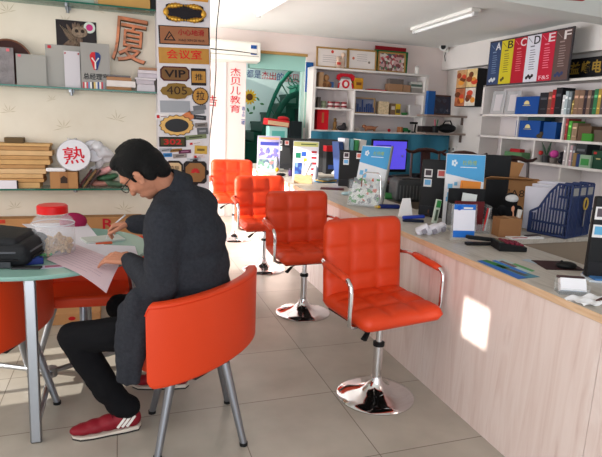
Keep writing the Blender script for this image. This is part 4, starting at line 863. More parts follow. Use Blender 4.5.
# white paper cone
p = AZ(407, 217, CT)
one('folded_paper', MB().hexa([(-.055, -.04, 0), (.05, -.045, 0), (.055, .04, 0), (-.045, .045, 0)], [(-.03, -.01, .135), (.028, -.012, .14), (.03, .0, .14), (-.03, .005, .135)]), PAPER, 'white folded paper tent standing on the counter behind the nearest swivel chair', 'paper', (p.x, p.y+.03, CT), -.3, bevel=.003)
p = AZ(413, 222, CT); t = thing('stapler', 'blue stapler lying beside the white folded paper', 'stapler', (p.x, p.y, CT), -.35); MB().box((0, 0, .01), (.15, .035, .018), bev=.006).build('base', mat((30, 36, 60), .4), t); MB().box((0, 0, .036), (.16, .036, .024), rot=(0, -.1, 0), bev=.01).build('handle', mat((36, 60, 160), .35), t)
p = AZ(425, 217, CT); t = thing('tape_roll', 'small dark roll of brown tape beside the crumpled tissues', 'tape', (p.x+.03, p.y+.02, CT)); MB().lathe([(.025, 0), (.045, 0), (.045, .04), (.025, .04), (.025, 0)], seg=28).build('roll', mat((96, 58, 44), .4), t, smooth=True, rot=(PI/2, 0, .6), loc=(0, .02, .045)); MB().cyl((0, -.0, .045), .026, .042, rot=(PI/2, 0, .6)).build('core', DARK, t)
p = AZ(434, 223, CT); t = thing('slim_box', 'tall slim green and white box standing by the black computer', 'box', (p.x, p.y, CT), -.3, rot=(0, .12, -.3)); MB().box((0, 0, .085), (.035, .03, .17), bev=.002).build('carton', mat((206, 220, 206), .45), t); MB().box((0, -.016, .14), (.03, .002, .05)).build('green_panel', mat((60, 150, 80), .5), t); MB().box((0, -.016, .06), (.016, .002, .08)).build('print', mat((80, 100, 80), .5), t)
rnd = random.Random(9)
for i, (u, v, lb) in enumerate([(424, 236, 'left crumpled white tissue packet at the counter edge'), (433, 236, 'middle crumpled white tissue packet at the counter edge'), (441, 234, 'right crumpled white tissue packet at the counter edge')]):
    p = AZ(u, v, CT); tt = thing('tissue_packet', lb, 'tissue packet', (p.x+.01, p.y+.04, CT), -.6+.35*i, 'tissue packets on the counter')
    MB().box((0, 0, .034), (.085, .05, .045), rot=(.25, -.55+.1*i, 0), bev=.01).build('pack', mat((222, 218, 226), .35, bump=.5, bscale=50), tt, smooth=True)
    MB().box((.012, -.012, .03), (.03, .052, .03), rot=(.25, -.55+.1*i, 0), bev=.004).build('printed_end', mat((150, 146, 156), .4), tt)
# QR standee (blank), desk organiser, notebook, card
p = AZ(463, 242, CT); t = thing('payment_stand', 'small blue and white payment sign standing in a clear holder', 'sign', (p.x, p.y, CT), -.25, rot=(-.12, 0, -.25))
MB().box((0, .03, .004), (.13, .1, .008), bev=.002).build('holder_base', CLEAR, t); MB().box((0, .004, .1), (.125, .003, .18)).build('holder_back', CLEAR, t)
MB().box((0, 0, .105), (.105, .003, .165)).build('card', mat((232, 230, 240), .4), t); MB().box((0, -.002, .175), (.105, .002, .026)).build('header', mat((36, 110, 200), .4), t); MB().box((0, -.002, .04), (.105, .002, .034)).build('footer', mat((36, 110, 200), .4), t); MB().prism([(x-.028, z+.17) for x, z in ell(.024, .024)], -.0045, -.003).build('round_logo', mat((20, 90, 190), .4), t); MB().box((.016, -.0035, .17), (.045, .002, .008)).build('header_text', WHITE, t)
t.scale = (1.25, 1.1, 1.2)
p = AZ(467, 232, CT)+Vector((.02, .03, 0)); t = thing('desk_organizer', 'clear and black desk organiser with maroon back holding cards and pens', 'organiser', (p.x, p.y, CT), -.25)
MB().box((0, .07, .15), (.25, .006, .25)).build('back_panel', BLACK, t); MB().box((0, .0, .1), (.2, .006, .2)).build('maroon_panel', mat((96, 30, 34), .4), t); b = MB(); b.box((-.12, 0, .09), (.004, .15, .18)).box((.12, 0, .09), (.004, .15, .18)).box((0, 0, .003), (.24, .15, .006)).box((0, -.07, .03), (.24, .004, .06)); b.build('clear_tray', CLEAR, t)
c = t.location
one('white_card', MB().box((0, 0, .05), (.1, .003, .13), rot=(-.1, .12, 0)), mat((222, 226, 224), .5), 'white card with a pale green edge standing in the black organiser', 'card', (c.x+.015, c.y+.035, CT+.13), -.25)
t = thing('notebook', 'orange notebook standing in front of the large blue board', 'notebook', (c.x+.06, c.y+.10, CT+.15), -.25, rot=(-.06, .06, -.25)); MB().box((0, 0, .085), (.14, .012, .17), bev=.003).build('cover', mat((224, 136, 56), .5), t); MB().box((.02, -.0065, .1), (.05, .001, .004)).build('cover_print', mat((150, 90, 40), .5), t); MB().box((-.06, -.001, .08), (.006, .014, .155)).build('spine', mat((206, 120, 46), .5), t)
for i, (cc, dx, lb) in enumerate([((206, 30, 40), .09, 'red pen standing in the black organiser'), ((226, 226, 226), .104, 'white pen standing in the black organiser'), ((40, 40, 46), -.1, 'black pen at the left of the black organiser')]):
    one('pen', MB().tube([(0, 0, .01), (.02, 0, .16)], .005, 8), mat(cc, .35), lb, 'pen', (c.x+dx, c.y-.05, CT), group='pens in the organiser', smooth=True)
p = AZ(480, 245, CT); t = thing('stapler', 'black stapler lying in front of the payment sign', 'stapler', (p.x, p.y, CT), -.2); MB().box((0, 0, .008), (.18, .04, .016), bev=.004).build('base', BLACK, t); MB().box((0, 0, .04), (.18, .036, .022), rot=(0, .1, 0), bev=.008).build('handle', BLACK, t); MB().cyl((.075, 0, .03), .012, .04, rot=(PI/2, 0, 0)).build('hinge', STEEL, t)
p = AZ(508, 249, CT); t = thing('calculator', 'black desk calculator with red keys lying tilted on the counter', 'calculator', (p.x, p.y, CT), -.3)
MB().prism([(-.08, 0), (.08, 0), (.08, .028), (-.08, .05), ], -.07, .07, 'xz').build('case', BLACK, t, bevel=.006)
b = MB()
for i in range(4):
    for j in range(4): b.box((-.03+i*.028, -.045+j*.03, .047-.0036*i), (.02, .02, .008), rot=(0, .13, 0))
b.build('keys', mat((130, 40, 60), .5), t); MB().box((-.062, 0, .05), (.025, .11, .004), rot=(0, .13, 0)).build('display', mat((70, 80, 76), .2), t)
# leaflets near
def flat_leaf(name, label, pix, m, strips):
    p = [AZ(u, v, CT+.001) for u, v in pix]; c = sum(p, Vector())/4
    q = lambda a, b: (p[0]*(1-a)+p[1]*a)*(1-b)+(p[3]*(1-a)+p[2]*a)*b-c
    o = one(name, MB().sheet(lambda a, b: q(a, b)+Vector((0, 0, .001)), 4, 4), m, label, 'leaflet', c, group='leaflets on the near counter')
    for (a0, b0, a1, b1, cc, nm) in strips:
        MB().sheet(lambda a, b: q(a0+(a1-a0)*a, b0+(b1-b0)*b)+Vector((0, 0, .0018)), 2, 2, .0006).build(nm, mat(cc, .5), o)
p = [(478, 261), (505, 259), (540, 277.5), (518, 278)]
flat_leaf('leaflet', 'long blue and green printed leaflet lying on the counter edge', [(477, 261), (487, 260), (540, 277), (518, 279)], mat((64, 130, 150), .4), [(0, 0, .4, 1, (46, 104, 190), 'blue_band'), (.4, 0, .95, .5, (60, 130, 70), 'green_band'), (.5, .3, .75, .9, (90, 90, 92), 'grey_patch')])
flat_leaf('leaflet', 'pale leaflet with blue header lying behind the long printed leaflet', [(492, 261), (503, 259), (535, 271), (524, 274)], mat((178, 196, 196), .4), [(0, 0, .3, 1, (56, 120, 200), 'blue_band'), (.35, .1, .65, .6, (120, 96, 96), 'grey_patch'), (.7, .4, 1, 1, (90, 160, 96), 'green_band')])
flat_leaf('leaflet', 'pale blue slip lying right of the printed leaflets', [(521, 260), (528, 259), (546, 264), (540, 265)], mat((170, 184, 196), .4), [])
# card holder
p = AZ(571, 293, CT); t = thing('card_holder', 'clear plastic holder of blue and white business cards', 'card holder', (p.x, p.y, CT), -.45)
b = MB(); b.box((0, 0, .003), (.12, .07, .006)).box((-.06, 0, .022), (.003, .07, .045)).box((.06, 0, .022), (.003, .07, .045)).box((0, -.035, .014), (.12, .003, .028)).box((0, .034, .03), (.12, .003, .06)); b.build('holder', CLEAR, t)
MB().box((0, .0, .035), (.105, .03, .055), rot=(-.5, 0, 0), bev=.001).build('business_cards', mat((232, 230, 234), .5), t); MB().box((0, -.022, .022), (.104, .002, .012), rot=(-.5, 0, 0)).build('blue_band', mat((80, 150, 210), .5), t)
for k in range(3): MB().box((.015, -.012+k*.006, .04+k*.008), (.05, .0015, .003), rot=(-.5, 0, 0)).build('printed_line', mat((190, 90, 110) if k == 1 else (90, 90, 96), .5), t)
MB().box((0, .03, .062), (.115, .014, .012), bev=.004).build('dark_top', mat((70, 50, 50), .4), t)
p = AZ(553, 266, CT); one('mouse_pad', MB().box((0, 0, .002), (.2, .17, .004), bev=.001), mat((58, 34, 36), .7), 'dark brown mouse pad at the inner edge of the near counter', 'mouse pad', (p.x+.03, p.y+.0, CT), -.3)
p = AZ(566, 268, CT+.004); t = thing('mouse', 'black mouse lying on the dark brown pad', 'mouse', (p.x, p.y, CT+.004), -.4); MB().sph((0, 0, .014), (.052, .032, .02), 16).build('shell', BLACK, t, smooth=True); MB().cyl((-.025, 0, .033), .006, .008, rot=(PI/2, 0, 0)).build('wheel', DARK, t)
p = AZ(585, 300, CT); t = thing('crumpled_paper', 'crumpled white paper sheet in front of the card holder', 'paper', (p.x, p.y-.02, CT)); MB().sheet(lambda a, b: Vector(((a-.5)*.16, (b-.5)*.1, .006+.006*math.sin(a*11+b*5)+.004*math.sin(b*14))), 16, 12, .001).build('sheet', PAPER, t); MB().box((.04, -.02, .012), (.06, .02, .004), rot=(0, 0, .4)).build('brown_scrap', mat((90, 60, 56), .5), t)
p = AZ(597, 276, CT)+Vector((-.03, -.0, 0))
for i, (cc, lb) in enumerate([((206, 214, 222), 'white booklet at the bottom under the nearest computer'), ((70, 120, 176), 'blue booklet on top of the white one under the nearest computer')]):
    one('booklet', MB().box((0, 0, .005), (.16, .12, .01), bev=.002), mat(cc, .5), lb, 'booklet', (p.x+.015*i, p.y-.06, CT+.0102*i), -.5+.15*i, group='booklets by the nearest computer')
# --- on the return desk: file rack
RY = 2.68
RRZ = PI+.32; c_ = AZ(566, 239, CT); RR = Matrix.Rotation(RRZ, 3, 'Z'); RP = c_ - RR @ Vector((.135, .12, 0)); RP.z = CT
c = AZ(556, 237, CT); t = thing('file_rack', 'dark blue plastic three compartment file rack full of white papers', 'file rack', RP, RRZ)
RB = mat((46, 60, 102), .5)
def rack_side(x, nm='side_panel'):
    b = MB(); outline = [(-.14, 0), (.12, 0), (.12, .28), (.03, .28), (-.02, .23), (-.08, .14), (-.14, .11)]
    # frame bars with slots left open
    for k in range(len(outline)):
        p, q = outline[k], outline[(k+1) % len(outline)]
        b.tube([(x, p[0], p[1]+.006), (x, q[0], q[1]+.006)], .007, 6)
    for k in range(12):
        yy = -.125+k*.0205; top = .11 if yy < -.1 else (.14+(yy+.08)*1.5 if yy < -.02 else (.23+(yy+.02)*1.0 if yy < .03 else .28))
        b.box((x, yy, top/2+.004), (.006, .009, min(top, .285)))
    for zz in (.07, .15, .22): b.box((x, .0+.06*(zz > .1)+(.02 if zz > .2 else 0), zz), (.006, .26-.12*(zz > .1)-.06*(zz > .2), .012))
    return b
NB = [-.135, -.045, .045, .135]
# the rack stands with its compartments side by side along x; high backs toward the room's right
for i, x in enumerate(NB): rack_side(x).build('side_panel', RB, t)
bx(MB(), (-.135, -.14, 0), (.135, .12, .012)).build('tray_floor', RB, t)
for i in range(3):
    x = (NB[i]+NB[i+1])/2
    b = MB(); b.box((x, -.137, .06), (.085, .006, .10)); b.build('front_lip', RB, t)
    b = MB(); b.box((x, .118, .25), (.088, .006, .06)); 
    for k in range(5): b.box((x-.036+k*.018, .118, .12), (.009, .005, .22))
    b.build('back_panel', RB, t); MB().box((x, .122, .25), (.06, .004, .04)).build('label_window', mat((150, 148, 146), .4), t)
for i, (dz, lb) in enumerate([(.32, 'left bundle of white paper standing in the blue file rack'), (.305, 'middle bundle of white paper standing in the blue file rack'), (.29, 'right bundle of white paper standing in the blue file rack')]):
    x = (NB[i]+NB[i+1])/2
    o = one('paper_bundle', MB().box((0, -.075, dz/2), (.064-.012*i, .27, dz), rot=(.04, 0, 0), bev=.004), mat((216, 214, 226), .8), lb, 'papers', (RP + RR @ Vector((x, 0, 0)) + Vector((0, 0, .014))), RRZ, group='papers in the file rack')
t.scale = (1.06, 1, 1.2)
t2 = thing('scissors', 'scissors with a yellow ring handle hanging on the front of the blue file rack', 'scissors', (RP + RR @ Vector((-.03, .135, .08))), RRZ)
MB().tube([(.025*math.cos(k*PI/8), 0, .14+.036*math.sin(k*PI/8)) for k in range(16)], .006, 6, True).build('handle', mat((206, 170, 80), .3), t2, smooth=True); MB().box((.0, 0, .05), (.012, .004, .12)).build('blade', STEEL, t2)
c = AZ(540, 238, CT); o = thing('red_folder', 'red edged white folder lying in front of the blue file rack', 'folder', (2.42, 2.66, CT), -.05); MB().box((0, 0, .004), (.24, .07, .008), bev=.001).build('cover', PAPER, o); MB().box((-.06, -.03, .0085), (.11, .012, .002)).build('red_edge', RED, o)
# carton, small carton, toy, glass
CPOS = Vector((2.78, 3.32, 0))
t = thing('open_carton', 'open brown cardboard box with raised flaps behind the blue file rack', 'carton', (2.80, 3.40, CT), -.25)
w_, d_, h_ = .42, .30, .30
b = MB(); b.box((0, -d_/2, h_/2), (w_, .006, h_)).box((0, d_/2, h_/2), (w_, .006, h_)).box((-w_/2, 0, h_/2), (.006, d_, h_)).box((w_/2, 0, h_/2), (.006, d_, h_)).box((0, 0, .003), (w_, d_, .006)); b.build('box', CARTON, t)
def flap(nm, p, q, r, s): MB().hexa([p, q, r, s], [Vector(v)+Vector((0, 0, .005)) for v in (p, q, r, s)]).build(nm, CARTON, t)
flap('flap', (-w_/2, -d_/2, h_), (w_/2*.8, -d_/2, h_), (w_/2*.75, -d_/2-.12, h_+.02), (-w_/2, -d_/2-.12, h_+.03)); flap('flap', (w_/2, -d_/2, h_), (w_/2, d_/2, h_), (w_/2+.2, d_/2, h_-.03), (w_/2+.2, -d_/2, h_-.04)); flap('flap', (-w_/2, d_/2, h_), (w_/2, d_/2, h_), (w_/2+.06, d_/2+.05, h_+.10), (w_/2*.2, d_/2+.05, h_+.12)); flap('flap', (-w_/2, -d_/2, h_), (-w_/2, d_/2, h_), (-w_/2-.08, d_/2, h_-.1), (-w_/2-.08, -d_/2, h_-.1))
text('富A8', .2, .07, mat((74, 54, 42), .6), t, (.02, -d_/2-.004, h_*.68), ext=.0006); text('小', .05, .06, mat((74, 54, 42), .6), t, (-.08, -d_/2-.004, h_*.42), ext=.0006)
t = thing('soft_toy', 'black soft toy figure with a white face band in front of the open carton', 'toy', (2.50, 2.92, CT), -.3)
MB().sph((0, 0, .09), (.06, .05, .09), 16).sph((0, 0, .2), (.05, .045, .055), 16).sph((-.06, -.01, .13), (.03, .025, .04), 10).sph((.06, -.01, .13), (.03, .025, .04), 10).sph((-.035, -.03, .02), (.03, .04, .025), 10).sph((.035, -.03, .02), (.03, .04, .025), 10).build('body', mat((18, 18, 20), .9), t, remesh=.008, sm=2)
MB().sph((0, -.018, .215), (.046, .034, .03), 12).build('white_face', mat((206, 206, 206), .8), t, smooth=True)
p = AZ(503, 236, CT); t = thing('small_carton', 'small closed brown carton left of the teal glass on the return desk', 'carton', (2.34, 2.74, CT), -.2); MB().box((0, 0, .06), (.15, .1, .12), bev=.003).build('box', mat((150, 106, 70), .7), t); MB().box((0, -.0, .1205), (.03, .1, .001)).build('tape', mat((170, 130, 90), .4), t)
t = thing('pen_cup', 'dark teal cup holding papers and tools beside the small carton', 'cup', (2.455, 2.79, CT)); MB().lathe([(.03, 0), (.038, .1), (.035, .1), (.028, .004), (.001, .004)]).build('cup', mat((30, 84, 90), .25), t, smooth=True)
one('paper_roll', MB().tube([(0, 0, .02), (.02, 0, .16)], [.012, .016], 10), mat((222, 214, 206), .6), 'white rolled paper sticking out of the dark teal cup', 'paper', (2.455, 2.79, CT), smooth=True)
one('brush', MB().tube([(0, 0, .02), (-.02, 0, .15)], .004, 8).sph((-.024, 0, .165), (.012, .008, .02), 8), mat((214, 150, 120), .5), 'pinkish brush sticking out of the dark teal cup', 'brush', (2.445, 2.795, CT), smooth=True)
one('flat_tool', MB().box((0, 0, .006), (.12, .035, .012), bev=.004), mat((60, 44, 44), .4), 'dark flat stapler body lying before the dark teal cup', 'tool', (2.5, 2.68, CT), .1)
# printer on middle return desk
t = thing('printer', 'dark grey rounded printer on the return desk behind the blue leaflet rack', 'printer', AZ(411, 203, CT)+Vector((.05, .15, 0)), -.2)
MB().box((0, 0, .1), (.3, .28, .2), bev=.04, seg=4).build('case', mat((62, 64, 66), .45), t, smooth=True); b = MB()
for k in range(7): b.box((-.12+k*.03, -.141, .09), (.008, .006, .12))
b.build('front_grille', mat((96, 98, 98), .4), t); MB().box((0, -.05, .2), (.2, .12, .01), bev=.004).build('paper_slot', BLACK, t)
for i, (u, v, cc, lb) in enumerate([(391, 200, (60, 130, 70), 'green bottle lying in front of the dark printer'), (377, 196, (40, 44, 48), 'black bag lump behind the blue leaflet rack')]):
    p = AZ(u, v, CT); one('bottle' if i == 0 else 'black_bundle', MB().tube([(-.09, 0, .03), (.04, 0, .03), (.07, 0, .03), (.1, 0, .03)], [.03, .03, .014, .012], 12) if i == 0 else MB().sph((0, 0, .06), (.1, .08, .07), 14), mat(cc, .35), lb, 'bottle' if i == 0 else 'bundle', (p.x+.05, p.y+.02, CT), -.4, smooth=True)
# ================================================================== BACK WALL: BOOKCASE AND ITS THINGS
YC = 8.0
zt = AY(370, 70.5, YC).z; zb = AY(370, 131.5, YC).z; z2 = AY(370, 90, YC).z; zl3 = AY(336, 108.5, YC).z; zr3 = AY(388, 114.5, YC).z
xl = AY(312.5, 98, YC).x; xr = AY(427, 100, YC).x; xm = AY(354.2, 110, YC).x
WB = mat((226, 220, 216), .5)
t = thing('bookcase', 'white open bookcase on the back wall crowned with framed certificates', 'bookcase', (0, 0, 0))
bx(MB(), (xl, YC, 0), (xl+.045, YB-.005, zt)).build('side_panel', WB, t); bx(MB(), (xr-.06, YC, 0), (xr, YB-.005, zt)).build('side_panel', WB, t)
bx(MB(), (xl, YC-.01, zt-.03), (xr, YB-.005, zt)).build('top_panel', WB, t); bx(MB(), (xl, YB-.025, 0), (xr, YB-.005, zt)).build('back_panel', mat((206, 198, 198), .6), t)
for (a, c, z) in [(xl, xr, z2), (xl, xm, zl3), (xm, xr, zr3), (xl, xr, zb)]: bx(MB(), (a+.02, YC+.005, z-.025), (c-.02, YB-.02, z)).build('shelf_board', WB, t)
bx(MB(), (xm-.012, YC+.003, zb), (xm+.012, YB-.02, z2)).build('divider', WB, t)
YI = 8.06
def bbox_item(name, label, cat, u0, v0, u1, z, c, d=.12, Y=YI, group=None, bev=.004, m=None, band=None):
    a, e = AY(u0, v0, Y), AY(u1, v0, Y); w = abs(e.x-a.x); h = max(.01, (a.z+e.z)/2-z)
    if band:
        t = thing(name, label, cat, ((a.x+e.x)/2, Y+d/2, z), 0, group); MB().box((0, 0, h/2), (w, d, h), bev=bev).build('body', m or mat(c, .5), t)
        MB().box((0, -d/2-.001, h*band[0]), (w*band[1], .003, h*band[2])).build('printed_band', mat(band[3], .5), t); return t
    return one(name, MB().box((0, 0, h/2), (w, d, h), bev=bev), m or mat(c, .5), label, cat, ((a.x+e.x)/2, Y+d/2, z), group=group)
def frame_pic(name, label, u0, v0, u1, v1, Y, z, mframe, minner, lean=.07, group=None, fw_=.025):
    a, c = AY(u0, v0, Y), AY(u1, v1, Y); w = c.x-a.x; h = a.z-z
    t = thing(name, label, 'picture frame', ((a.x+c.x)/2, Y, z), 0, group, rot=(-lean, 0, 0))
    b = MB(); b.box((0, 0, fw_/2), (w, .02, fw_)).box((0, 0, h-fw_/2), (w, .02, fw_)).box((-w/2+fw_/2, 0, h/2), (fw_, .02, h)).box((w/2-fw_/2, 0, h/2), (fw_, .02, h)); b.build('frame', mframe, t)
    MB().box((0, .004, h/2), (w-fw_, .006, h-fw_)).build('sheet', minner, t); return t, w, h
GF = mat((176, 138, 80), .4, .3); CER = mat((226, 218, 214), .5)
t, w_, h_ = frame_pic('certificate', 'gold framed certificate at the left end of the bookcase top', 317, 46, 348, 66, YC+.08, zt, GF, CER, group='certificates on the bookcase')
MB().sph((0, -.001, h_*.8), (.025, .003, .025), 10).build('red_seal', mat((196, 70, 60), .5), t); [MB().box((0, 0, h_*(.3+.1*k)), (w_*.6, .003, .006)).build('text_line', mat((170, 160, 160), .6), t) for k in range(4)]
t, w_, h_ = frame_pic('certificate', 'gold framed certificate in the middle of the bookcase top', 348.5, 48, 376, 69, YC+.08, zt, GF, CER, group='certificates on the bookcase')
MB().sph((-w_*.3, -.001, h_*.55), (.022, .003, .022), 10).build('red_seal', mat((206, 110, 80), .5), t); MB().sph((w_*.25, -.001, h_*.4), (.02, .003, .02), 10).build('dark_seal', mat((130, 120, 110), .5), t); [MB().box((0, 0, h_*(.45+.1*k)), (w_*.35, .003, .006)).build('text_line', mat((170, 160, 160), .6), t) for k in range(4)]
a, c = AY(377, 45, YC+.14), AY(406, 73, YC+.14)
one('red_board', MB().box((0, 0, (a.z-zt)/2), (c.x-a.x, .015, a.z-zt)), mat((150, 24, 36), .5), 'dark red board standing behind the colourful picture on the bookcase', 'board', ((a.x+c.x)/2, YC+.2, zt))
a, c = AY(376, 49, YC+.1), AY(408, 73, YC+.1)
one('green_board', MB().box((0, 0, (a.z-zt)/2), (c.x-a.x, .02, a.z-zt)), mat((24, 110, 62), .5), 'green board standing between the red board and the colourful picture', 'board', ((a.x+c.x)/2, YC+.15, zt))
frame_pic('picture', 'gold framed colourful flower picture at the right end of the bookcase top', 379, 51, 405, 73, YC+.06, zt, GF, m_collage('flowers', [(0, (190, 150, 150)), (.25, (120, 60, 60)), (.45, (206, 196, 190)), (.65, (90, 120, 90)), (.8, (180, 60, 70)), (.92, (80, 80, 100))], 24))
p = AY(341, 66, YC+.03)
t = thing('figurine', 'small cream and red figurine standing in front of the left certificate', 'figurine', (p.x, YC+.04, zt)); MB().sph((-.04, 0, .06), (.05, .035, .07), 12).sph((.03, .02, .09), (.05, .035, .1), 12).sph((-.05, 0, .15), .035, 10).sph((.04, .02, .21), .04, 10).build('body', mat((206, 180, 160), .5), t, remesh=.012, sm=2); MB().box((-.05, -.04, .07), (.06, .01, .04)).build('red_sash', mat((190, 60, 50), .5), t)
p = AY(417.5, 74, YC+.05); t = thing('white_bottle', 'small white bottle at the right end of the bookcase top', 'bottle', (p.x, YC+.08, zt)); MB().lathe([(.001, 0), (.035, 0), (.035, .11), (.001, .115)]).build('bottle', WHITE, t, smooth=True); MB().cyl((0, 0, .125), .028, .025).build('cap', mat((190, 184, 180), .4), t)
# row one
bbox_item('tan_box', 'upright tan box at the left end of the top bookcase row', 'box', 319.5, 72, 324, z2, (176, 140, 104))
p = AY(327, 87, YI); t = thing('wooden_toy', 'brown wooden toy with a round wheel in the top bookcase row', 'toy', (p.x, YI+.05, z2)); MB().box((0, 0, .05), (.12, .08, .1), bev=.02).build('body', mat((150, 108, 70), .6), t); MB().sph((.0, 0, .15), (.05, .04, .055), 12).build('head', mat((164, 122, 82), .6), t, smooth=True)
for s in (-1, 1): MB().cyl((s*.045, -.045, .04), .032, .015, rot=(PI/2, 0, 0)).build('wheel', mat((110, 74, 48), .6), t)
bbox_item('blue_box', 'tiny blue box beside the wooden toy in the bookcase', 'box', 331, 82, 334, z2, (50, 90, 140))
a, c = AY(337.5, 72.5, YI), AY(355, 88, YI); w_ = c.x-a.x; h_ = a.z-z2
t = thing('telephone_sign', 'red and white sign shaped like an old telephone in the bookcase', 'sign', ((a.x+c.x)/2, YI+.03, z2))
def shp(pts, y0, y1, m, nm): MB().prism([(x*w_, z*h_) for x, z in pts], y0, y1).build(nm, m, t)
shp([(-.4, 0), (.4, 0), (.36, .35), (.24, .62), (-.24, .62), (-.36, .35)], -.012, .012, mat((226, 222, 222), .4), 'phone_body'); shp([(-.5, .62), (-.34, .5), (-.3, .7), (-.15, .78), (.15, .78), (.3, .7), (.34, .5), (.5, .62), (.47, .86), (.3, .98), (-.3, .98), (-.47, .86)], -.014, .014, mat((190, 28, 44), .4), 'handset')
MB().prism([(x, z+h_*.3) for x, z in ell(w_*.42, w_*.42)], -.016, -.012).build('dial_ring', mat((196, 34, 50), .4), t); MB().prism([(x, z+h_*.3) for x, z in ell(w_*.2, w_*.24)], -.018, -.016).build('dial_centre', WHITE, t); shp([(-.45, 0), (-.36, 0), (-.3, .4), (-.4, .35)], -.014, -.012, mat((190, 28, 44), .4), 'red_edge'); shp([(.36, 0), (.45, 0), (.4, .35), (.3, .4)], -.014, -.012, mat((190, 28, 44), .4), 'red_edge')
bbox_item('yellow_box', 'yellow ochre box with dark print right of the telephone sign', 'box', 355, 78, 363.5, z2, (196, 140, 40), band=(.5, .6, .25, (120, 70, 30)))
bbox_item('red_book', 'flat red booklet lying in the top bookcase row', 'book', 368, 89.3, 386.5, z2, (176, 24, 34))
tb = bbox_item('tan_carton', 'wide tan carton under the dark grey box in the bookcase', 'box', 388.5, 84, 403, z2, (160, 122, 92))
bbox_item('grey_box', 'dark grey box on top of the wide tan carton in the bookcase', 'box', 390, 79, 404, AY(396, 84, YI).z, (104, 96, 92))
bbox_item('tan_carton', 'small tan carton right of the wide tan carton in the bookcase', 'box', 403.3, 85, 411, z2, (158, 124, 96))
bbox_item('grey_box', 'low grey box at the right end of the top bookcase row', 'box', 412, 88, 423, z2, (150, 146, 142)); bbox_item('striped_box', 'white box with a grey green band on top of the low grey box', 'box', 411.5, 82, 422.5, AY(417, 88, YI).z, (196, 196, 190), band=(.4, 1.0, .4, (90, 110, 100)))
# row two left: cups
def mug(label, u, v, c, band, z, Y=YI, r=.04, h=.11, grp='mugs in the bookcase'):
    p = AY(u, v, Y); t = thing('mug', label, 'mug', (p.x, Y+.05, z), 0, grp); MB().lathe([(.001, 0), (r, 0), (r, h), (r-.005, h), (r-.006, .01), (.001, .01)], seg=24).build('cup', mat(c, .35), t, smooth=True); MB().lathe([(r+.001, h*.72), (r+.0015, h*.98)], seg=24).build('band', mat(band, .4), t, smooth=True); MB().lathe([(r+.001, h*.2), (r+.0015, h*.45)], seg=24).build('lower_band', mat(band, .4), t, smooth=True)
mug('pale green grey cup at the left of the mug row in the bookcase', 324.5, 106, (150, 160, 130), (120, 130, 104), zl3)
for i, (u, s) in enumerate([(331.5, 'left'), (338, 'middle'), (344.8, 'right')]): mug(s+' of the three red and white mugs in the bookcase', u, 107, (206, 190, 188), (130, 34, 44), zl3, r=.05)
bbox_item('brown_box', 'narrow dark brown box at the far left under the top bookcase row', 'box', 318.5, 97, 321, zl3, (90, 84, 80))
a, c = AY(355.5, 97, YI), AY(375.5, 112, YI); w_ = c.x-a.x; h_ = a.z-zr3
t = thing('abacus', 'blue abacus in a tan wooden frame in the bookcase', 'abacus', ((a.x+c.x)/2, YI+.03, zr3), rot=(-.06, 0, 0))
b = MB(); b.box((0, 0, .01), (w_, .03, .02)).box((0, 0, h_-.01), (w_, .03, .02)).box((-w_/2+.01, 0, h_/2), (.02, .03, h_)).box((w_/2-.01, 0, h_/2), (.02, .03, h_)); b.build('frame', mat((160, 130, 92), .5), t)
MB().box((0, .016, h_/2), (w_, .004, h_)).build('backing', mat((120, 126, 150), .6), t)
for k in range(9): MB().tube([(-w_*.42+k*w_*.105, 0, .02), (-w_*.42+k*w_*.105, 0, h_*(.4+.25*(k % 3 == 0)+.2*(k % 2)))], .012, 8).build('bead_rod', mat((40, 66, 120), .4), t, smooth=True)
bbox_item('ivory_box', 'ivory patterned box in the middle bookcase row', 'box', 380, 101.5, 389.5, zr3, (206, 184, 150), m=mat((206, 184, 150), .5, var=.25, vscale=40))
bbox_item('brown_pack', 'brown pack left of the yellow pack in the bookcase', 'box', 391, 103.5, 396, zr3, (120, 96, 74), band=(.6, .7, .3, (200, 190, 180)))
bbox_item('yellow_pack', 'bright yellow pack in the middle bookcase row', 'box', 396, 104, 401, zr3, (206, 176, 44), band=(.35, .8, .35, (90, 80, 60)))
p = AY(406, 114, YI); one('green_bowl', MB().lathe([(.001, 0), (.04, 0), (.06, .045), (.055, .045), (.035, .006), (.001, .006)]), mat((70, 140, 80), .4), 'small green bowl beside the yellow pack in the bookcase', 'bowl', (p.x, YI+.06, zr3), smooth=True)
bbox_item('white_box', 'plain white box at the right end of the middle bookcase row', 'box', 410, 105, 421, zr3, (206, 200, 200))
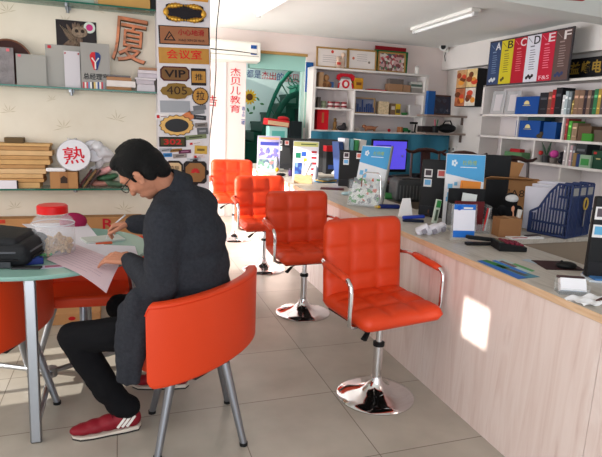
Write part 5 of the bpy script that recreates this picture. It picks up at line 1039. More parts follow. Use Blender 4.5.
# row three
bbox_item('red_gift_box', 'bright red gift box at the lower left of the bookcase', 'box', 317.5, 109.5, 329, zb, (196, 20, 34), d=.16, band=(.6, .18, .5, (170, 100, 60)))
p = AY(336, 128, YI); one('statuette', MB().lathe([(.001, 0), (.05, 0), (.05, .02), (.025, .03), (.035, .08), (.03, .13), (.015, .145), (.025, .165), (.02, .19), (.001, .195)], seg=20), mat((128, 96, 56), .35, .3), 'brown statuette right of the red gift box', 'statuette', (p.x, YI+.06, zb), smooth=True)
p = AY(343.5, 128, YI); one('dark_ornament', MB().sph((0, 0, .04), (.09, .05, .045), 12).sph((.03, 0, .09), (.035, .03, .04), 10), mat((50, 46, 50), .4), 'dark lumpy ornament at the divider on the lowest bookcase row', 'ornament', (p.x, YI+.06, zb), remesh=.012, sm=1)
p = AY(371.5, 130, YI); one('animal_ornament', MB().sph((0, 0, .055), (.12, .04, .035), 14).sph((-.11, 0, .08), (.04, .03, .03), 10).cap((-.07, .015, .04), (-.07, .02, 0), .016, .012, 8).cap((-.07, -.015, .04), (-.08, -.02, 0), .016, .012, 8).cap((.08, .015, .04), (.08, .02, 0), .016, .012, 8).cap((.08, -.015, .04), (.08, -.02, 0), .016, .012, 8).cap((.1, 0, .07), (.15, 0, .09), .012, .006, 8), mat((166, 112, 82), .5), 'reddish brown animal ornament on the lowest bookcase row', 'ornament', (p.x, YI+.06, zb), remesh=.009, sm=1)
p = AY(358, 129, YI); one('small_ornament', MB().sph((0, 0, .02), (.04, .03, .02), 10).sph((.02, 0, .035), .02, 8), mat((190, 180, 170), .5), 'tiny pale ornament right of the divider on the lowest bookcase row', 'ornament', (p.x, YI+.05, zb), smooth=True)
p = AY(390.5, 130, YI); one('red_ball', MB().sph((0, 0, .028), .028, 14), mat((170, 30, 36), .4), 'small red ball on the lowest bookcase row', 'ball', (p.x, YI+.05, zb), smooth=True)
p = AY(407, 131, YI); t = thing('toy_car', 'green toy car on the lowest bookcase row', 'toy', (p.x, YI+.07, zb)); MB().prism([(-.09, .015), (.09, .015), (.09, .045), (.05, .05), (.03, .08), (-.04, .08), (-.06, .05), (-.09, .045)], -.035, .035).build('car_body', mat((40, 120, 70), .35), t, bevel=.004)
for sx in (-.055, .055): MB().cyl((sx, -.036, .018), .018, .012, rot=(PI/2, 0, 0)).build('wheel', BLACK, t)
bbox_item('orange_scrap', 'small orange brown block left of the green toy car', 'block', 400.5, 127, 403, zb, (170, 110, 70))
p = AY(416, 131, YI); t = thing('desk_lamp', 'small black desk lamp standing at the right end of the lowest bookcase row', 'lamp', (p.x, YI+.08, zb)); MB().cyl((.02, 0, .01), .05, .02).build('base', BLACK, t); MB().tube([(.02, 0, .02), (.03, 0, .15)], .014, 8).build('stem', BLACK, t); MB().box((-.01, 0, .165), (.14, .05, .035), bev=.01).build('head', BLACK, t)
# blue cloth below
xa, xb = xl-.02, AY(449, 140, YC-.06).x
one('blue_cloth', MB().sheet(lambda a, b: Vector((xa+(xb-xa)*a, YC-.05-.018*math.sin(a*34)-.01*math.sin(a*13+b*2), .25+(zb-.02-.25)*b)), 60, 8, .002), mat((58, 124, 150), .7, var=.15, vscale=3), 'blue cloth hung below the white bookcase', 'cloth', smooth=True)
# wall shelves right of the bookcase
Yw = 7.62; x0 = AY(427, 115, Yw).x; x1 = min(AY(461, 116, Yw).x, XR-.02); zu = AY(443, 115, Yw).z; zl_ = AY(443, 133, Yw).z
SHM = mat((150, 132, 122), .5)
for nm, zz in (('upper', zu), ('lower', zl_)):
    t = thing('wall_shelf', nm+' narrow wall shelf in the corner right of the bookcase', 'shelf', (0, 0, 0), group='corner wall shelves'); bx(MB(), (x0, Yw, zz-.03), (XR-.001, Yw+.3, zz)).build('board', SHM, t); bx(MB(), (XR-.03, Yw+.1, zz-.15), (XR-.001, Yw+.13, zz-.03)).build('bracket', mat((110, 96, 90), .5), t)
bbox_item('blue_file', 'tall blue file box on the upper corner wall shelf', 'file', 428.5, 91, 436, zu, (30, 84, 150), Y=Yw+.02, d=.07)
p = AY(445, 95, Yw+.05); w_ = AY(454, 95, Yw+.05).x-AY(436.5, 95, Yw+.05).x
t = thing('dark_picture', 'dark blue framed picture standing on the upper corner wall shelf', 'picture frame', (p.x, Yw+.08, zu), rot=(-.1, 0, 0)); MB().box((0, .004, (p.z-zu)/2), (w_*.95, .02, p.z-zu)).build('frame', mat((84, 60, 50), .5), t); MB().box((0, -.008, (p.z-zu)/2), (w_*.86, .006, (p.z-zu)*.86)).build('print', m_collage('nightpic', [(0, (34, 46, 66)), (.5, (52, 66, 84)), (.75, (40, 40, 56)), (.92, (110, 110, 120))], 18), t)
p = AY(436, 132, Yw+.1); t = thing('pen_cup', 'black cup of coloured pens on the lower corner wall shelf', 'cup', (p.x, Yw+.12, zl_)); MB().lathe([(.001, 0), (.05, 0), (.055, .11), (.05, .11), (.045, .006), (.001, .006)]).build('cup', BLACK, t, smooth=True)
for i, (cc, lb) in enumerate([((200, 60, 90), 'pink pen in the black cup on the corner shelf'), ((60, 130, 80), 'green pen in the black cup on the corner shelf')]): one('pen', MB().tube([(0, 0, 0), (.03*(i*2-1), 0, .2)], .01, 8), mat(cc, .4), lb, 'pen', (p.x, Yw+.12, zl_+.012), group='pens on the corner shelf')
p = AY(448, 132, Yw+.1); one('black_bag', MB().sph((0, 0, .075), (.17, .09, .075), 16).tube([(-.1, 0, .11), (-.05, 0, .19), (.05, 0, .2), (.11, 0, .1)], .012, 8), mat((28, 28, 32), .5, bump=.3, bscale=60), 'black bag with a handle on the lower corner wall shelf', 'bag', (min(p.x, XR-.2), Yw+.14, zl_), smooth=True)
one('dark_box', MB().box((0, 0, .05), (.3, .16, .1), bev=.005), mat((44, 34, 34), .5), 'low dark box behind the pen cup on the lower corner shelf', 'box', (x0+.17, Yw+.22, zl_))
p = AX(452, 149, XR); t = thing('wall_socket', 'white wall socket panel in the back right corner below the shelves', 'socket', (XR, p.y, p.z), -PI/2); MB().box((0, -.008, 0), (.26, .016, .1), bev=.003).build('plate', WHITE, t)
for s in (-.06, .06): MB().box((s, -.017, 0), (.05, .003, .04)).build('socket_face', mat((120, 120, 124), .5), t)
# ================================================================== DESK, SCREEN, WOODEN CHAIRS
dz = .75
t = thing('office_desk', 'brown office desk in front of the blue cloth carrying the lit screen', 'desk', (3.95, 7.2, 0)); MB().box((0, 0, dz-.015), (1.7, .7, .03), bev=.003).build('desktop', DESKWOOD, t); bx(MB(), (-.83, -.32, 0), (-.8, .32, dz-.03)).build('side_panel', DESKWOOD, t); bx(MB(), (.8, -.32, 0), (.83, .32, dz-.03)).build('side_panel', DESKWOOD, t); bx(MB(), (-.8, .26, .1), (.8, .28, dz-.03)).build('modesty_panel', mat((84, 62, 50), .5), t)
a, c = AY(371.5, 139, 7.3), AY(405.5, 172, 7.3); w_ = c.x-a.x; h_ = a.z-c.z
t = thing('monitor', 'lit computer monitor showing a violet blue screen on the back desk', 'monitor', ((a.x+c.x)/2, 7.3, dz), .03)
SCR, nt, bb = nodes_mat('violet_screen', .2); bb.inputs['Base Color'].default_value = (*lin((60, 50, 160)), 1); bb.inputs['Emission Color'].default_value = (*lin((88, 76, 214)), 1); bb.inputs['Emission Strength'].default_value = .75
zc = (a.z+c.z)/2-dz
MB().box((0, 0, zc), (w_, .04, h_), bev=.006).build('casing', BLACK, t); s_ = MB().box((0, -.0215, zc+.01), (w_*.93, .003, h_*.86)).build('screen', SCR, t)
MB().box((-w_*.18, -.0235, zc+h_*.32), (w_*.4, .002, .012)).build('screen_text', mat((60, 50, 130), .3), s_); MB().box((w_*.36, -.0235, zc), (.03, .002, .03)).build('screen_icon', mat((150, 140, 220), .3), s_); MB().box((0, .02, .006), (.25, .18, .012), bev=.004).build('stand_base', BLACK, t); bx(MB(), (-.03, .005, .01), (.03, .03, zc)).build('stand_neck', BLACK, t)
p = AZ(405, 176, dz); one('keyboard', MB().box((0, 0, .01), (.40, .14, .02), bev=.004), mat((60, 60, 64), .5), 'grey keyboard on the back desk beside the lit monitor', 'keyboard', (p.x, p.y-.0, dz), .1)
p = AZ(418, 177.5, dz); one('telephone', MB().box((0, 0, .03), (.2, .16, .06), bev=.015), BLACK, 'black desk telephone in front of the dark wooden chair', 'telephone', (p.x, p.y, dz), .2)
def yoke_chair(label):
    t = thing('wooden_chair', label, 'chair', group='dark wooden yoke back chairs')
    MB().box((0, 0, .475), (.56, .46, .04), bev=.01).build('seat', DWOOD, t)
    for sx in (-1, 1):
        MB().tube([(sx*.24, .2, 0), (sx*.24, .2, .5), (sx*.235, .235, .85), (sx*.225, .265, 1.17)], .018, 8).build('back_post', DWOOD, t, smooth=True)
        MB().tube([(sx*.24, -.2, 0), (sx*.24, -.2, .47)], .02, 8).build('leg', DWOOD, t, smooth=True)
        MB().tube([(sx*.24, -.18, .47), (sx*.25, -.16, .72), (sx*.25, .0, .74), (sx*.235, .23, .76)], .014, 8).build('arm', DWOOD, t, smooth=True)
    MB().tube([(-.33, .25, 1.21), (-.28, .262, 1.18), (-.2, .268, 1.172), (-.12, .27, 1.2), (0, .27, 1.21), (.12, .27, 1.2), (.2, .268, 1.172), (.28, .262, 1.18), (.33, .25, 1.21)], [.014, .02, .024, .028, .03, .028, .024, .02, .014], 10).build('yoke_rail', DWOOD, t, smooth=True)
    MB().hexa([(-.08, .195, .49), (.08, .195, .49), (.08, .21, .49), (-.08, .21, .49)], [(-.075, .262, 1.19), (.075, .262, 1.19), (.075, .277, 1.19), (-.075, .277, 1.19)]).build('back_splat', DWOOD, t)
    MB().tube([(-.24, -.2, .12), (.24, -.2, .12)], .014, 8).build('stretcher', DWOOD, t, smooth=True); return t
p = AY(426, 147, 6.72); wc = yoke_chair('dark wooden yoke back chair between the lit monitor and the blue board'); wc.location = (p.x, 6.45, 0)
for (u, v, Y, rz, lb) in [(461, 149.5, 6.2, -.2, 'dark wooden yoke back chair showing only its top above the large blue board'), (511, 156, 5.35, -.1, 'dark wooden yoke back chair behind the open carton')]:
    p = AY(u, v, Y); c = copy_tree(wc); c.location = (p.x, Y-.26, 0); c.rotation_euler = (0, 0, rz); c['label'] = lb
# coloured files and red box behind far computers
for i, (u0, u1, vt, cc, lb) in enumerate([(341, 345.5, 142, (50, 70, 120), 'dark blue file standing behind the middle computer'), (346, 350, 138.5, (206, 206, 212), 'white file standing behind the middle computer'), (350.5, 354, 139, (120, 180, 190), 'pale teal file standing behind the middle computer'), (354.5, 358, 140, (70, 150, 90), 'green file standing behind the middle computer'), (358.5, 364.5, 139.5, (214, 210, 204), 'white file rightmost behind the middle computer')]):
    a, e = AY(u0, vt, 5.55), AY(u1, vt, 5.55); one('file', MB().box((0, 0, (a.z-CT)/2), (e.x-a.x, .2, a.z-CT), rot=(0, .06*(i-2), 0)), mat(cc, .5), lb, 'file', ((a.x+e.x)/2, 5.65, CT), group='files behind the middle computer')
t = thing('file_shelf', 'grey file stand behind the middle computer holding coloured files', 'stand', (2.33, 5.65, 0)); bx(MB(), (-.05, -.25, 0), (.4, .25, CT-.002)).build('cabinet', mat((120, 116, 112), .5), t); bx(MB(), (-.04, -.255, .1), (.39, -.25, CT-.05)).build('door', mat((140, 136, 130), .5), t)
a, c = AY(328, 146, 6.4), AY(338, 171, 6.4)
t = thing('display_box', 'black display box with a red top beside the far computers', 'box', ((a.x+c.x)/2, 6.5, CT)); h_ = a.z-CT; w_ = c.x-a.x; MB().box((0, 0, h_*.4), (w_, .12, h_*.8), bev=.004).build('box', DARK, t); MB().box((0, 0, h_*.9), (w_*1.05, .12, h_*.2), bev=.004).build('red_top', mat((176, 30, 36), .5), t); MB().box((0, -.061, h_*.25), (w_*.6, .003, h_*.15)).build('blue_print', mat((50, 70, 130), .5), t)
# objects in front of the stair doorway
Yd = 8.08
a, c = AY(288, 121, Yd), AY(300, 150, Yd)
t = thing('dark_cabinet', 'tall dark narrow cabinet standing right in the stair doorway', 'cabinet', ((a.x+c.x)/2+.01, Yd+.06, 0)); MB().box((0, 0, a.z/2), (c.x-a.x-.01, .2, a.z), bev=.004).build('cabinet_body', mat((24, 32, 34), .5), t); MB().box((0, -.102, a.z*.6), ((c.x-a.x)*.7, .004, a.z*.5)).build('door', mat((34, 44, 46), .4), t); MB().cyl((-.03, -.11, a.z*.55), .01, .02, rot=(PI/2, 0, 0)).build('knob', STEEL, t)
a, c = AY(269, 126, Yd), AY(286.5, 150, Yd)
t = thing('teal_box', 'pale teal storage box stacked under the red carton in the doorway', 'box', ((a.x+c.x)/2, Yd+.08, 0)); w_ = c.x-a.x; MB().box((0, 0, a.z/2), (w_, .2, a.z), bev=.005).build('box_body', mat((160, 206, 200), .5), t); MB().box((0, -.101, a.z-.15), (w_*.7, .004, .16)).build('teal_print', mat((90, 170, 164), .5), t)
q = AY(277, 123, Yd)
t = thing('red_carton', 'red and cream printed carton lying tilted on the pale teal box', 'carton', (q.x, Yd+.05, a.z+.055), rot=(0, .09, .05)); MB().box((0, 0, 0), (.36, .22, .10), bev=.004).build('carton_body', mat((196, 40, 44), .5), t); MB().box((0, -.112, -.012), (.34, .004, .06)).build('cream_panel', mat((206, 176, 140), .5), t); MB().sph((.12, .02, .075), (.1, .06, .04), 12).build('red_flap', mat((176, 30, 36), .5), t, smooth=True)
# ================================================================== RIGHT WALL
t = thing('poster_light_box', 'black food poster light box on the right wall left of the letter board', 'poster', (0, 0, 0))
XF = 5.2; a, c, d_ = AX(457.5, 71, XF), AX(478.5, 67, XF), AX(455.5, 106.5, XF)
y0, y1 = c.y, a.y; z0, z1 = d_.z, (a.z+c.z)/2
MB().prism([(XR-.001, z0), (XR-.001, z1), (XF+.01, z1), (XF, z1-.02), (XF, z0+.02), (XF+.01, z0)], y0, y1, 'xz').build('housing', BLACK, t, bevel=.01)
FD = m_collage('food', [(0, (196, 120, 70)), (.25, (120, 60, 40)), (.45, (226, 190, 130)), (.62, (200, 80, 60)), (.8, (232, 226, 216)), (.92, (150, 90, 50))], 14)
ym = (y0+y1)/2; zm = (z0+z1)/2
for (ya, yb, za, zb_, nm) in [(ym, y1, zm, z1, 'a'), (y0, ym, zm, z1, 'b'), (ym, y1, z0, zm, 'c'), (y0, ym, z0, zm, 'd')]:
    bx(MB(), (XF-.004, ya+.006, za+.006), (XF, yb-.006, zb_-.006)).build('food_print', mat({'a': (206, 160, 110), 'b': (222, 196, 140), 'c': (186, 110, 74), 'd': (226, 216, 206)}[nm], .4, var=.25, vscale=9), t)
    for k in range(4): MB().sph((XF-.004, (ya+yb)/2+.07*math.cos(k*1.9+ord(nm)), (za+zb_)/2+.06*math.sin(k*2.3+ord(nm))), (.004, .06+.02*(k % 2), .045), 10).build('food_item', mat([(110, 60, 36), (206, 74, 50), (226, 150, 60), (150, 70, 40)][(k+ord(nm)) % 4], .4), t, smooth=True)
# letter board
XA = 5.06
p0, p1 = AX(486.5, 85.6, XA), AX(566.5, 79.2, XA); ztop = (AX(491.7, 42.5, XA).z+AX(575, 27.6, XA).z)/2; zbot = (p0.z+p1.z)/2
L = p0.y-p1.y; Hh = ztop-zbot
t = thing('letter_board', 'long framed board of six coloured panels lettered A to F on the bookshelf', 'sign board', (XA, (p0.y+p1.y)/2, zbot), -PI/2)
MB().box((0, .012, Hh/2), (L+.03, .02, Hh+.03)).build('frame', mat((70, 66, 70), .4, .3), t)
pw = L/6
for i, (ch, cc, tc, pc) in enumerate([('A', (54, 72, 108), (226, 226, 230), (120, 140, 170)), ('B', (206, 190, 44), (40, 36, 40), (110, 100, 40)), ('C', (176, 24, 44), (226, 220, 222), (220, 120, 130)), ('D', (214, 214, 224), (30, 30, 36), (110, 110, 120)), ('E', (190, 28, 56), (226, 216, 220), (230, 130, 150)), ('F', (96, 74, 70), (226, 216, 214), (150, 130, 126))]):
    x = -L/2+pw*(i+.5)
    pn = MB().box((x, 0, Hh/2), (pw-.004, .006, Hh-.01)).build('panel', mat(cc, .45), t)
    text(ch, pw*.42, Hh*.17, mat(tc, .5), pn, (x+pw*.24, -.005, Hh*.885), bold=.01)
    b = MB()
    for k in range(9): b.box((x+pw*.05*(k % 3-1)*.4, -.0045, Hh*(.68-.05*k)), (pw*(.34+.1*((k*7) % 3)/3), .002, .009))
    b.box((x-pw*.05, -.0045, Hh*.76), (pw*.3, .002, .016)); b.build('printed_lines', mat(pc, .5), pn)
    if ch in 'ADBF':
        b = MB()
        for k in range(4 if ch != 'B' else 2): b.sph((x-pw*.25+pw*.13*k, -.004, Hh*(.1+.035*(k % 2))), (.024, .002, .022), 8)
        b.build('printed_symbols', mat({'A': (200, 206, 214), 'D': (40, 36, 40), 'B': (80, 70, 30), 'F': (50, 60, 100)}[ch], .5), pn)
    if ch in 'E': text('F&S', pw*.7, Hh*.08, mat((236, 190, 200), .5), pn, (x, -.005, Hh*.08))
    MB().tube([(x-pw*.4, -.004, Hh*.95), (x-pw*.1, -.004, Hh*.84)], .004, 4).build('printed_stroke', mat(pc, .5), pn)
# black and gold shop sign
XS = 5.28; p0, p1 = AX(568, 78, XS), AX(603, 74, XS); zt_ = AX(570, 59.5, XS).z
t = thing('name_sign', 'black sign with gold Chinese characters at the right edge above the books', 'sign', (XS, p0.y, p0.z), -PI/2); wS = 1.7; hS = zt_-p0.z
bx(MB(), (0, 0, 0), (wS, .03, hS)).build('board', mat((20, 20, 24), .35), t)
for (u0, u1, ch) in [(570.8, 580, '益'), (582, 590.5, '峰'), (592.5, 601.5, '电')]:
    ya, yb = AX(u0, 67, XS).y, AX(u1, 67, XS).y; text(ch, ya-yb, hS*.66, mat((170, 138, 60), .35, .3), t, (p0.y-(ya+yb)/2, -.003, hS*.5), bold=.02)
# bookshelf
XB = 5.1; s0, s1_, s2_ = AX(540, 81, XB+.0).z, AX(540, 114.3, XB).z, AX(540, 138.5, XB).z; s3_ = AX(590, 168.5, XB).z
yl = AX(479.5, 125, XB).y; yn = 3.2
t = thing('bookshelf', 'long white wall bookshelf of books and blue boxes on the right wall', 'bookshelf', (0, 0, 0))
for z in (s0, s1_, s2_, s3_, .55): bx(MB(), (XB, yn, z-.03), (XR-.005, yl, z)).build('shelf_board', WB, t)
bx(MB(), (XR-.02, yn, .0), (XR-.003, yl, s0)).build('back_panel', mat((214, 206, 206), .6), t)
bx(MB(), (XB, yl-.04, 0), (XR-.02, yl, s0)).build('end_panel', WB, t); bx(MB(), (XB, yn, 0), (XR-.02, yn+.04, s0)).build('end_panel', WB, t)
for (u, za, zb_) in [(517, s2_, s1_-.03), (562.5, s2_, s1_-.03), (500, s3_, s2_-.03), (533, s3_, s2_-.03), (567.5, s3_, s2_-.03), (562.5, 0, s3_)]:
    y = AX(u, 125 if za == s2_ else 150, XB).y; bx(MB(), (XB+.005, y-.012, za), (XR-.02, y+.012, zb_)).build('divider', WB, t)
XI = XB+.03
def ritem(name, label, cat, u0, u1, vt, z, c, d=.17, group=None, rough=.5, bev=.004, X=XI, parts=None, lean=0):
    a, e = AX(u0, vt, X), AX(u1, vt, X); w = a.y-e.y; h = max(.012, (a.z+e.z)/2-z)
    if parts is None:
        return one(name, MB().box((d/2, 0, h/2), (d, w, h), bev=bev, rot=(lean, 0, 0)), mat(c, rough), label, cat, (X, (a.y+e.y)/2, z+abs(math.sin(lean))*w/2), group=group)
    t = thing(name, label, cat, (X, (a.y+e.y)/2, z), -PI/2, group); MB().box((0, d/2, h/2), (w, d, h), bev=bev).build('body', mat(c, rough), t); parts(t, w, h); return t
def emb(t, w, h):
    MB().prism([(x, z+h*.56) for x, z in [(.05*math.cos(PI*k/8), .05*math.sin(PI*k/8)) for k in range(9)]], -.003, 0).build('gold_emblem', mat((222, 206, 140), .4), t); MB().box((0, -.002, h*.5), (.14, .002, .008)).build('gold_line', mat((200, 186, 120), .4), t)
for (u0, u1, lb) in [(489, 503, 'left clear acrylic display stand on the upper bookshelf below the letter board'), (503.5, 517, 'right clear acrylic display stand on the upper bookshelf below the letter board')]:
    a, e = AX(u0, 91, XI), AX(u1, 91, XI); h = a.z-s1_; w = a.y-e.y
    t = thing('acrylic_stand', lb, 'stand', (XI+.05, (a.y+e.y)/2, s1_), -PI/2, 'acrylic stands on the bookshelf', rot=(-.1, 0, -PI/2)); MB().box((0, 0, h/2), (w*.95, .008, h)).build('sheet', glassy('acr'+lb[:4], (206, 206, 208), .55, .2), t); MB().box((0, -.006, h*.5), (w*.5, .002, h*.7)).build('insert', mat((206, 200, 202), .5), t); MB().box((0, .04, .005), (w*.8, .08, .01)).build('foot', CLEAR, t)
ritem('blue_box', 'blue box with a gold emblem on the upper bookshelf', 'box', 516.5, 539.5, 96.5, s1_, (20, 72, 148), group='blue emblem boxes', parts=emb)
ritem('blue_box', 'blue box with a gold emblem on the second bookshelf', 'box', 516.5, 541, 120.5, s2_, (20, 72, 148), group='blue emblem boxes', parts=emb)
ritem('green_case', 'dark green flat case lying on the lower blue emblem box', 'case', 528, 545, 117, AX(530, 120.5, XI).z, (44, 66, 64))
ritem('blue_case', 'plain blue case standing right of the lower emblem box', 'case', 544, 557, 122, s2_, (26, 78, 150), rough=.4)
ritem('dark_block', 'dark block behind the plain blue case on the second bookshelf', 'block', 539, 546, 119, s2_, (34, 40, 50), d=.1, X=XI+.1)
p = AX(538.5, 136, XI-.02); one('brown_ornament', MB().sph((0, 0, .03), (.03, .05, .03), 10).sph((0, -.03, .06), (.02, .03, .03), 8), mat((84, 70, 50), .5), 'small brown ornament before the lower blue emblem box', 'ornament', (XI-.005, p.y, s2_), smooth=True)
def books(row, group, z, bt=None):
    for i, (u0, u1, vt, c, cn) in enumerate(row):
        def pr(t, w, h): MB().box((0, -.001, h*.72), (w*.7, .003, h*.1)).build('spine_label', mat([min(255, int(x*1.35)+40) for x in c], .5), t); MB().box((0, -.001, h*.25), (w*.6, .003, h*.04)).build('spine_band', mat([min(255, int(x*1.3)+24) for x in c], .5), t)
        ritem('book', '%s book, %s from the left in %s' % (cn, ORD(i), group), 'book', u0, u1, vt, z, c, d=.2, group='books: '+group, bev=.003, parts=pr)
books([(540.5, 549, 92.5, (34, 34, 40), 'thick black'), (549.2, 552.8, 91.5, (120, 74, 60), 'brown spotted'), (553, 556.5, 89.5, (160, 34, 36), 'narrow red'), (556.8, 563, 87.5, (26, 26, 32), 'tall black'), (563.2, 566, 95, (206, 210, 210), 'white'), (566.2, 569, 91, (172, 186, 190), 'pale grey'), (569.2, 572.5, 92, (120, 130, 134), 'slate grey'), (572.7, 575, 100, (176, 146, 80), 'short ochre'), (575.2, 580, 90, (140, 108, 86), 'brown'), (580.2, 585.3, 90, (130, 100, 82), 'dull brown'), (585.5, 588.3, 90, (52, 38, 44), 'dark plum'), (588.5, 592, 90, (126, 100, 86), 'taupe'), (592.2, 595, 90, (56, 52, 46), 'charcoal'), (595.2, 599, 89, (50, 120, 76), 'green'), (599.2, 602.5, 89, (176, 146, 66), 'mustard'), (602.7, 608, 89, (90, 80, 76), 'grey brown')], 'the upper bookshelf row of the right wall', s1_)
books([(563.5, 566.2, 119, (190, 186, 184), 'pale'), (566.4, 569, 118.5, (150, 56, 56), 'red'), (569.2, 572.5, 121, (80, 160, 60), 'bright green'), (572.7, 578, 123, (150, 124, 98), 'tan speckled')], 'the second bookshelf row of the right wall', s2_)
ritem('red_lid', 'dark red flat box lying behind the bright green book', 'box', 568.5, 579, 118.5, AX(573, 121.5, XI).z, (120, 30, 34), d=.12, X=XI+.02) if False else None
ritem('brown_box', 'large brown box behind the green carton on the second bookshelf', 'box', 578.5, 592, 126, s2_, (104, 78, 58))
ritem('green_box', 'small bright green carton in front of the large brown box', 'box', 582, 592.5, 133.5, s2_, (62, 140, 44), d=.06, X=XI-.028)
ritem('brown_case', 'brown grey case at the right edge of the second bookshelf', 'case', 594, 606, 130, s2_, (100, 86, 74))
ritem('thin_box', 'thin brown box lying on the green carton on the second bookshelf', 'box', 584, 594, 131, AX(587, 133.5, XI).z+.02, (90, 66, 52), d=.1, X=XI+.18) if False else None
# third row
p = AX(513, 149, XI); t = thing('green_tray', 'green tray with red goods on the third bookshelf row', 'tray', (XI, p.y, s3_), -PI/2); zz = p.z-s3_
MB().box((0, .08, zz*.5-.02), (.34, .15, zz-.04), bev=.004).build('tray_stack', mat((96, 140, 96), .5), t); MB().box((.02, .06, zz*.93-.01), (.2, .09, .05), bev=.01).build('red_goods', mat((176, 36, 44), .5), t)
p = AX(540, 158, XI); t = thing('potted_plant', 'small dark plant with a red flower on the third bookshelf row', 'plant', (XI+.1, p.y, s3_)); MB().lathe([(.001, 0), (.05, 0), (.06, .09), (.05, .09), (.001, .085)]).build('pot', mat((60, 60, 64), .4), t, smooth=True)
b = MB()
for k in range(9): b.tube([(0, 0, .08), (.03*math.cos(k*2.1), .04*math.sin(k*2.1), .17), (.05*math.cos(k*2.1), .09*math.sin(k*2.1), .24+.015*(k % 3))], [.006, .012, .003], 6, flat=(1.6, .4))
b.build('leaves', mat((50, 74, 56), .5), t); MB().sph((-.05, .05, .12), .03, 10).build('red_flower', mat((196, 50, 46), .5), t, smooth=True)
p = AX(550, 158, XI); t = thing('pink_flower', 'pink ball shaped flower in a pot on the third bookshelf row', 'plant', (XI+.06, p.y, s3_)); MB().lathe([(.001, 0), (.04, 0), (.05, .07), (.001, .07)]).build('pot', mat((120, 110, 104), .5), t, smooth=True); MB().sph((0, 0, .12), (.05, .06, .05), 14).build('flower', mat((196, 70, 150), .6, bump=.5, bscale=60), t, smooth=True)
p = AX(557, 155, XI); one('black_ornament', MB().sph((0, 0, .05), (.05, .04, .05), 10).sph((0, -.05, .13), (.03, .1, .035), 10), mat((34, 34, 40), .4), 'dark ornament left of the third row books on the bookshelf', 'ornament', (XI+.08, p.y, s3_), remesh=.012, sm=1)
books([(564.5, 567, 146, (196, 190, 190), 'white'), (568, 570.2, 145, (150, 40, 46), 'red'), (570.4, 573, 145.5, (206, 170, 176), 'pink white'), (573.2, 576, 146, (110, 110, 116), 'grey'), (576.2, 587.5, 143.5, (48, 50, 54), 'wide charcoal'), ], 'the third bookshelf row of the right wall', s3_)
ritem('ochre_pack', 'ochre pack in front of the wide charcoal book', 'box', 573.5, 577, 153, s3_, (150, 120, 76), d=.04, X=XI-.028); ritem('blue_pack', 'navy blue pack in front of the wide charcoal book', 'box', 577, 580, 154, s3_, (40, 60, 110), d=.04, X=XI-.028)
def gb(t, w, h): MB().box((0, -.002, h*.45), (w*.7, .003, h*.5)).build('green_print', mat((60, 140, 70), .5), t)
ritem('green_white_box', 'white and green printed box on the third bookshelf row', 'box', 580.2, 591.5, 155, s3_, (150, 176, 150), d=.05, X=XI-.028, parts=gb)
def gg(t, w, h): text('Tea', w*.3, h*.12, mat((206, 196, 140), .5), t, (.0, -.003, h*.55)) if False else MB().box((0, -.002, h*.55), (w*.3, .003, h*.06)).build('gold_print', mat((190, 180, 120), .5), t); MB().box((-w*.25, -.002, h*.85), (w*.2, .003, h*.12)).build('red_print', mat((190, 40, 40), .5), t)
ritem('green_gift_box', 'large dark green gift box at the right edge of the third bookshelf row', 'box', 592.3, 607, 150.5, s3_, (20, 66, 46), d=.18, parts=gg)
# surveillance camera
p = AX(447, 50, XR-.16)
t = thing('surveillance_camera', 'white surveillance camera on the soffit corner above the food poster', 'camera', (XR-.14, p.y, p.z-.02)); MB().box((-.02, 0, .02), (.04, .08, .08), bev=.004).build('mount', WHITE, t); MB().tube([(-.03, 0, .02), (-.1, -.05, .05)], .014, 8).build('arm', mat((90, 90, 92), .4), t, smooth=True)
MB().tube([(-.04, .10, .09), (-.2, -.16, .04)], [.06, .07], 14).build('camera_body', WHITE, t, smooth=True); MB().tube([(-.2, -.16, .04), (-.207, -.17, .038)], .04, 12).build('lens', BLACK, t); MB().tube([(-.02, .03, .0), (-.03, .04, -.08), (-.01, .04, -.16)], .006, 6).build('lead', DARK, t)
# ================================================================== THE SEATED MAN
def V(*a): return Vector(a)
man = thing('person', 'seated person in a dark grey coat, glasses and red sneakers writing at the glass table', 'person', (.28, 2.5, 0))
MO = Vector(man.location)
SKIN = mat((178, 122, 97), .55, var=.06, vscale=14); COAT = mat((46, 48, 54), .95, bump=.5, bscale=240, var=.18, vscale=70, spec=.15); TROU = mat((16, 16, 19), .9, bump=.15, bscale=90, spec=.15); HAIR = mat((9, 9, 10), .6, bump=.9, bscale=260, spec=.2)
hipL, hipR = V(.20, 2.42, .56), V(.38, 2.60, .56)
kneeL, kneeR = V(-.235, 2.55, .515), V(-.03, 2.92, .515)
ankL, ankR = V(-.035, 2.545, .10), V(.25, 2.93, .115)
pel = (hipL+hipR)/2; chest = V(.27, 2.50, .98); neckb = V(.215, 2.487, 1.225); 
shL, shR = V(.165, 2.335, 1.11), V(.375, 2.63, 1.125)
elL, elR = V(.15, 2.31, .815), V(.26, 2.87, .97)
wrL, wrR = V(.02, 2.585, .868), V(.04, 2.90, .985)
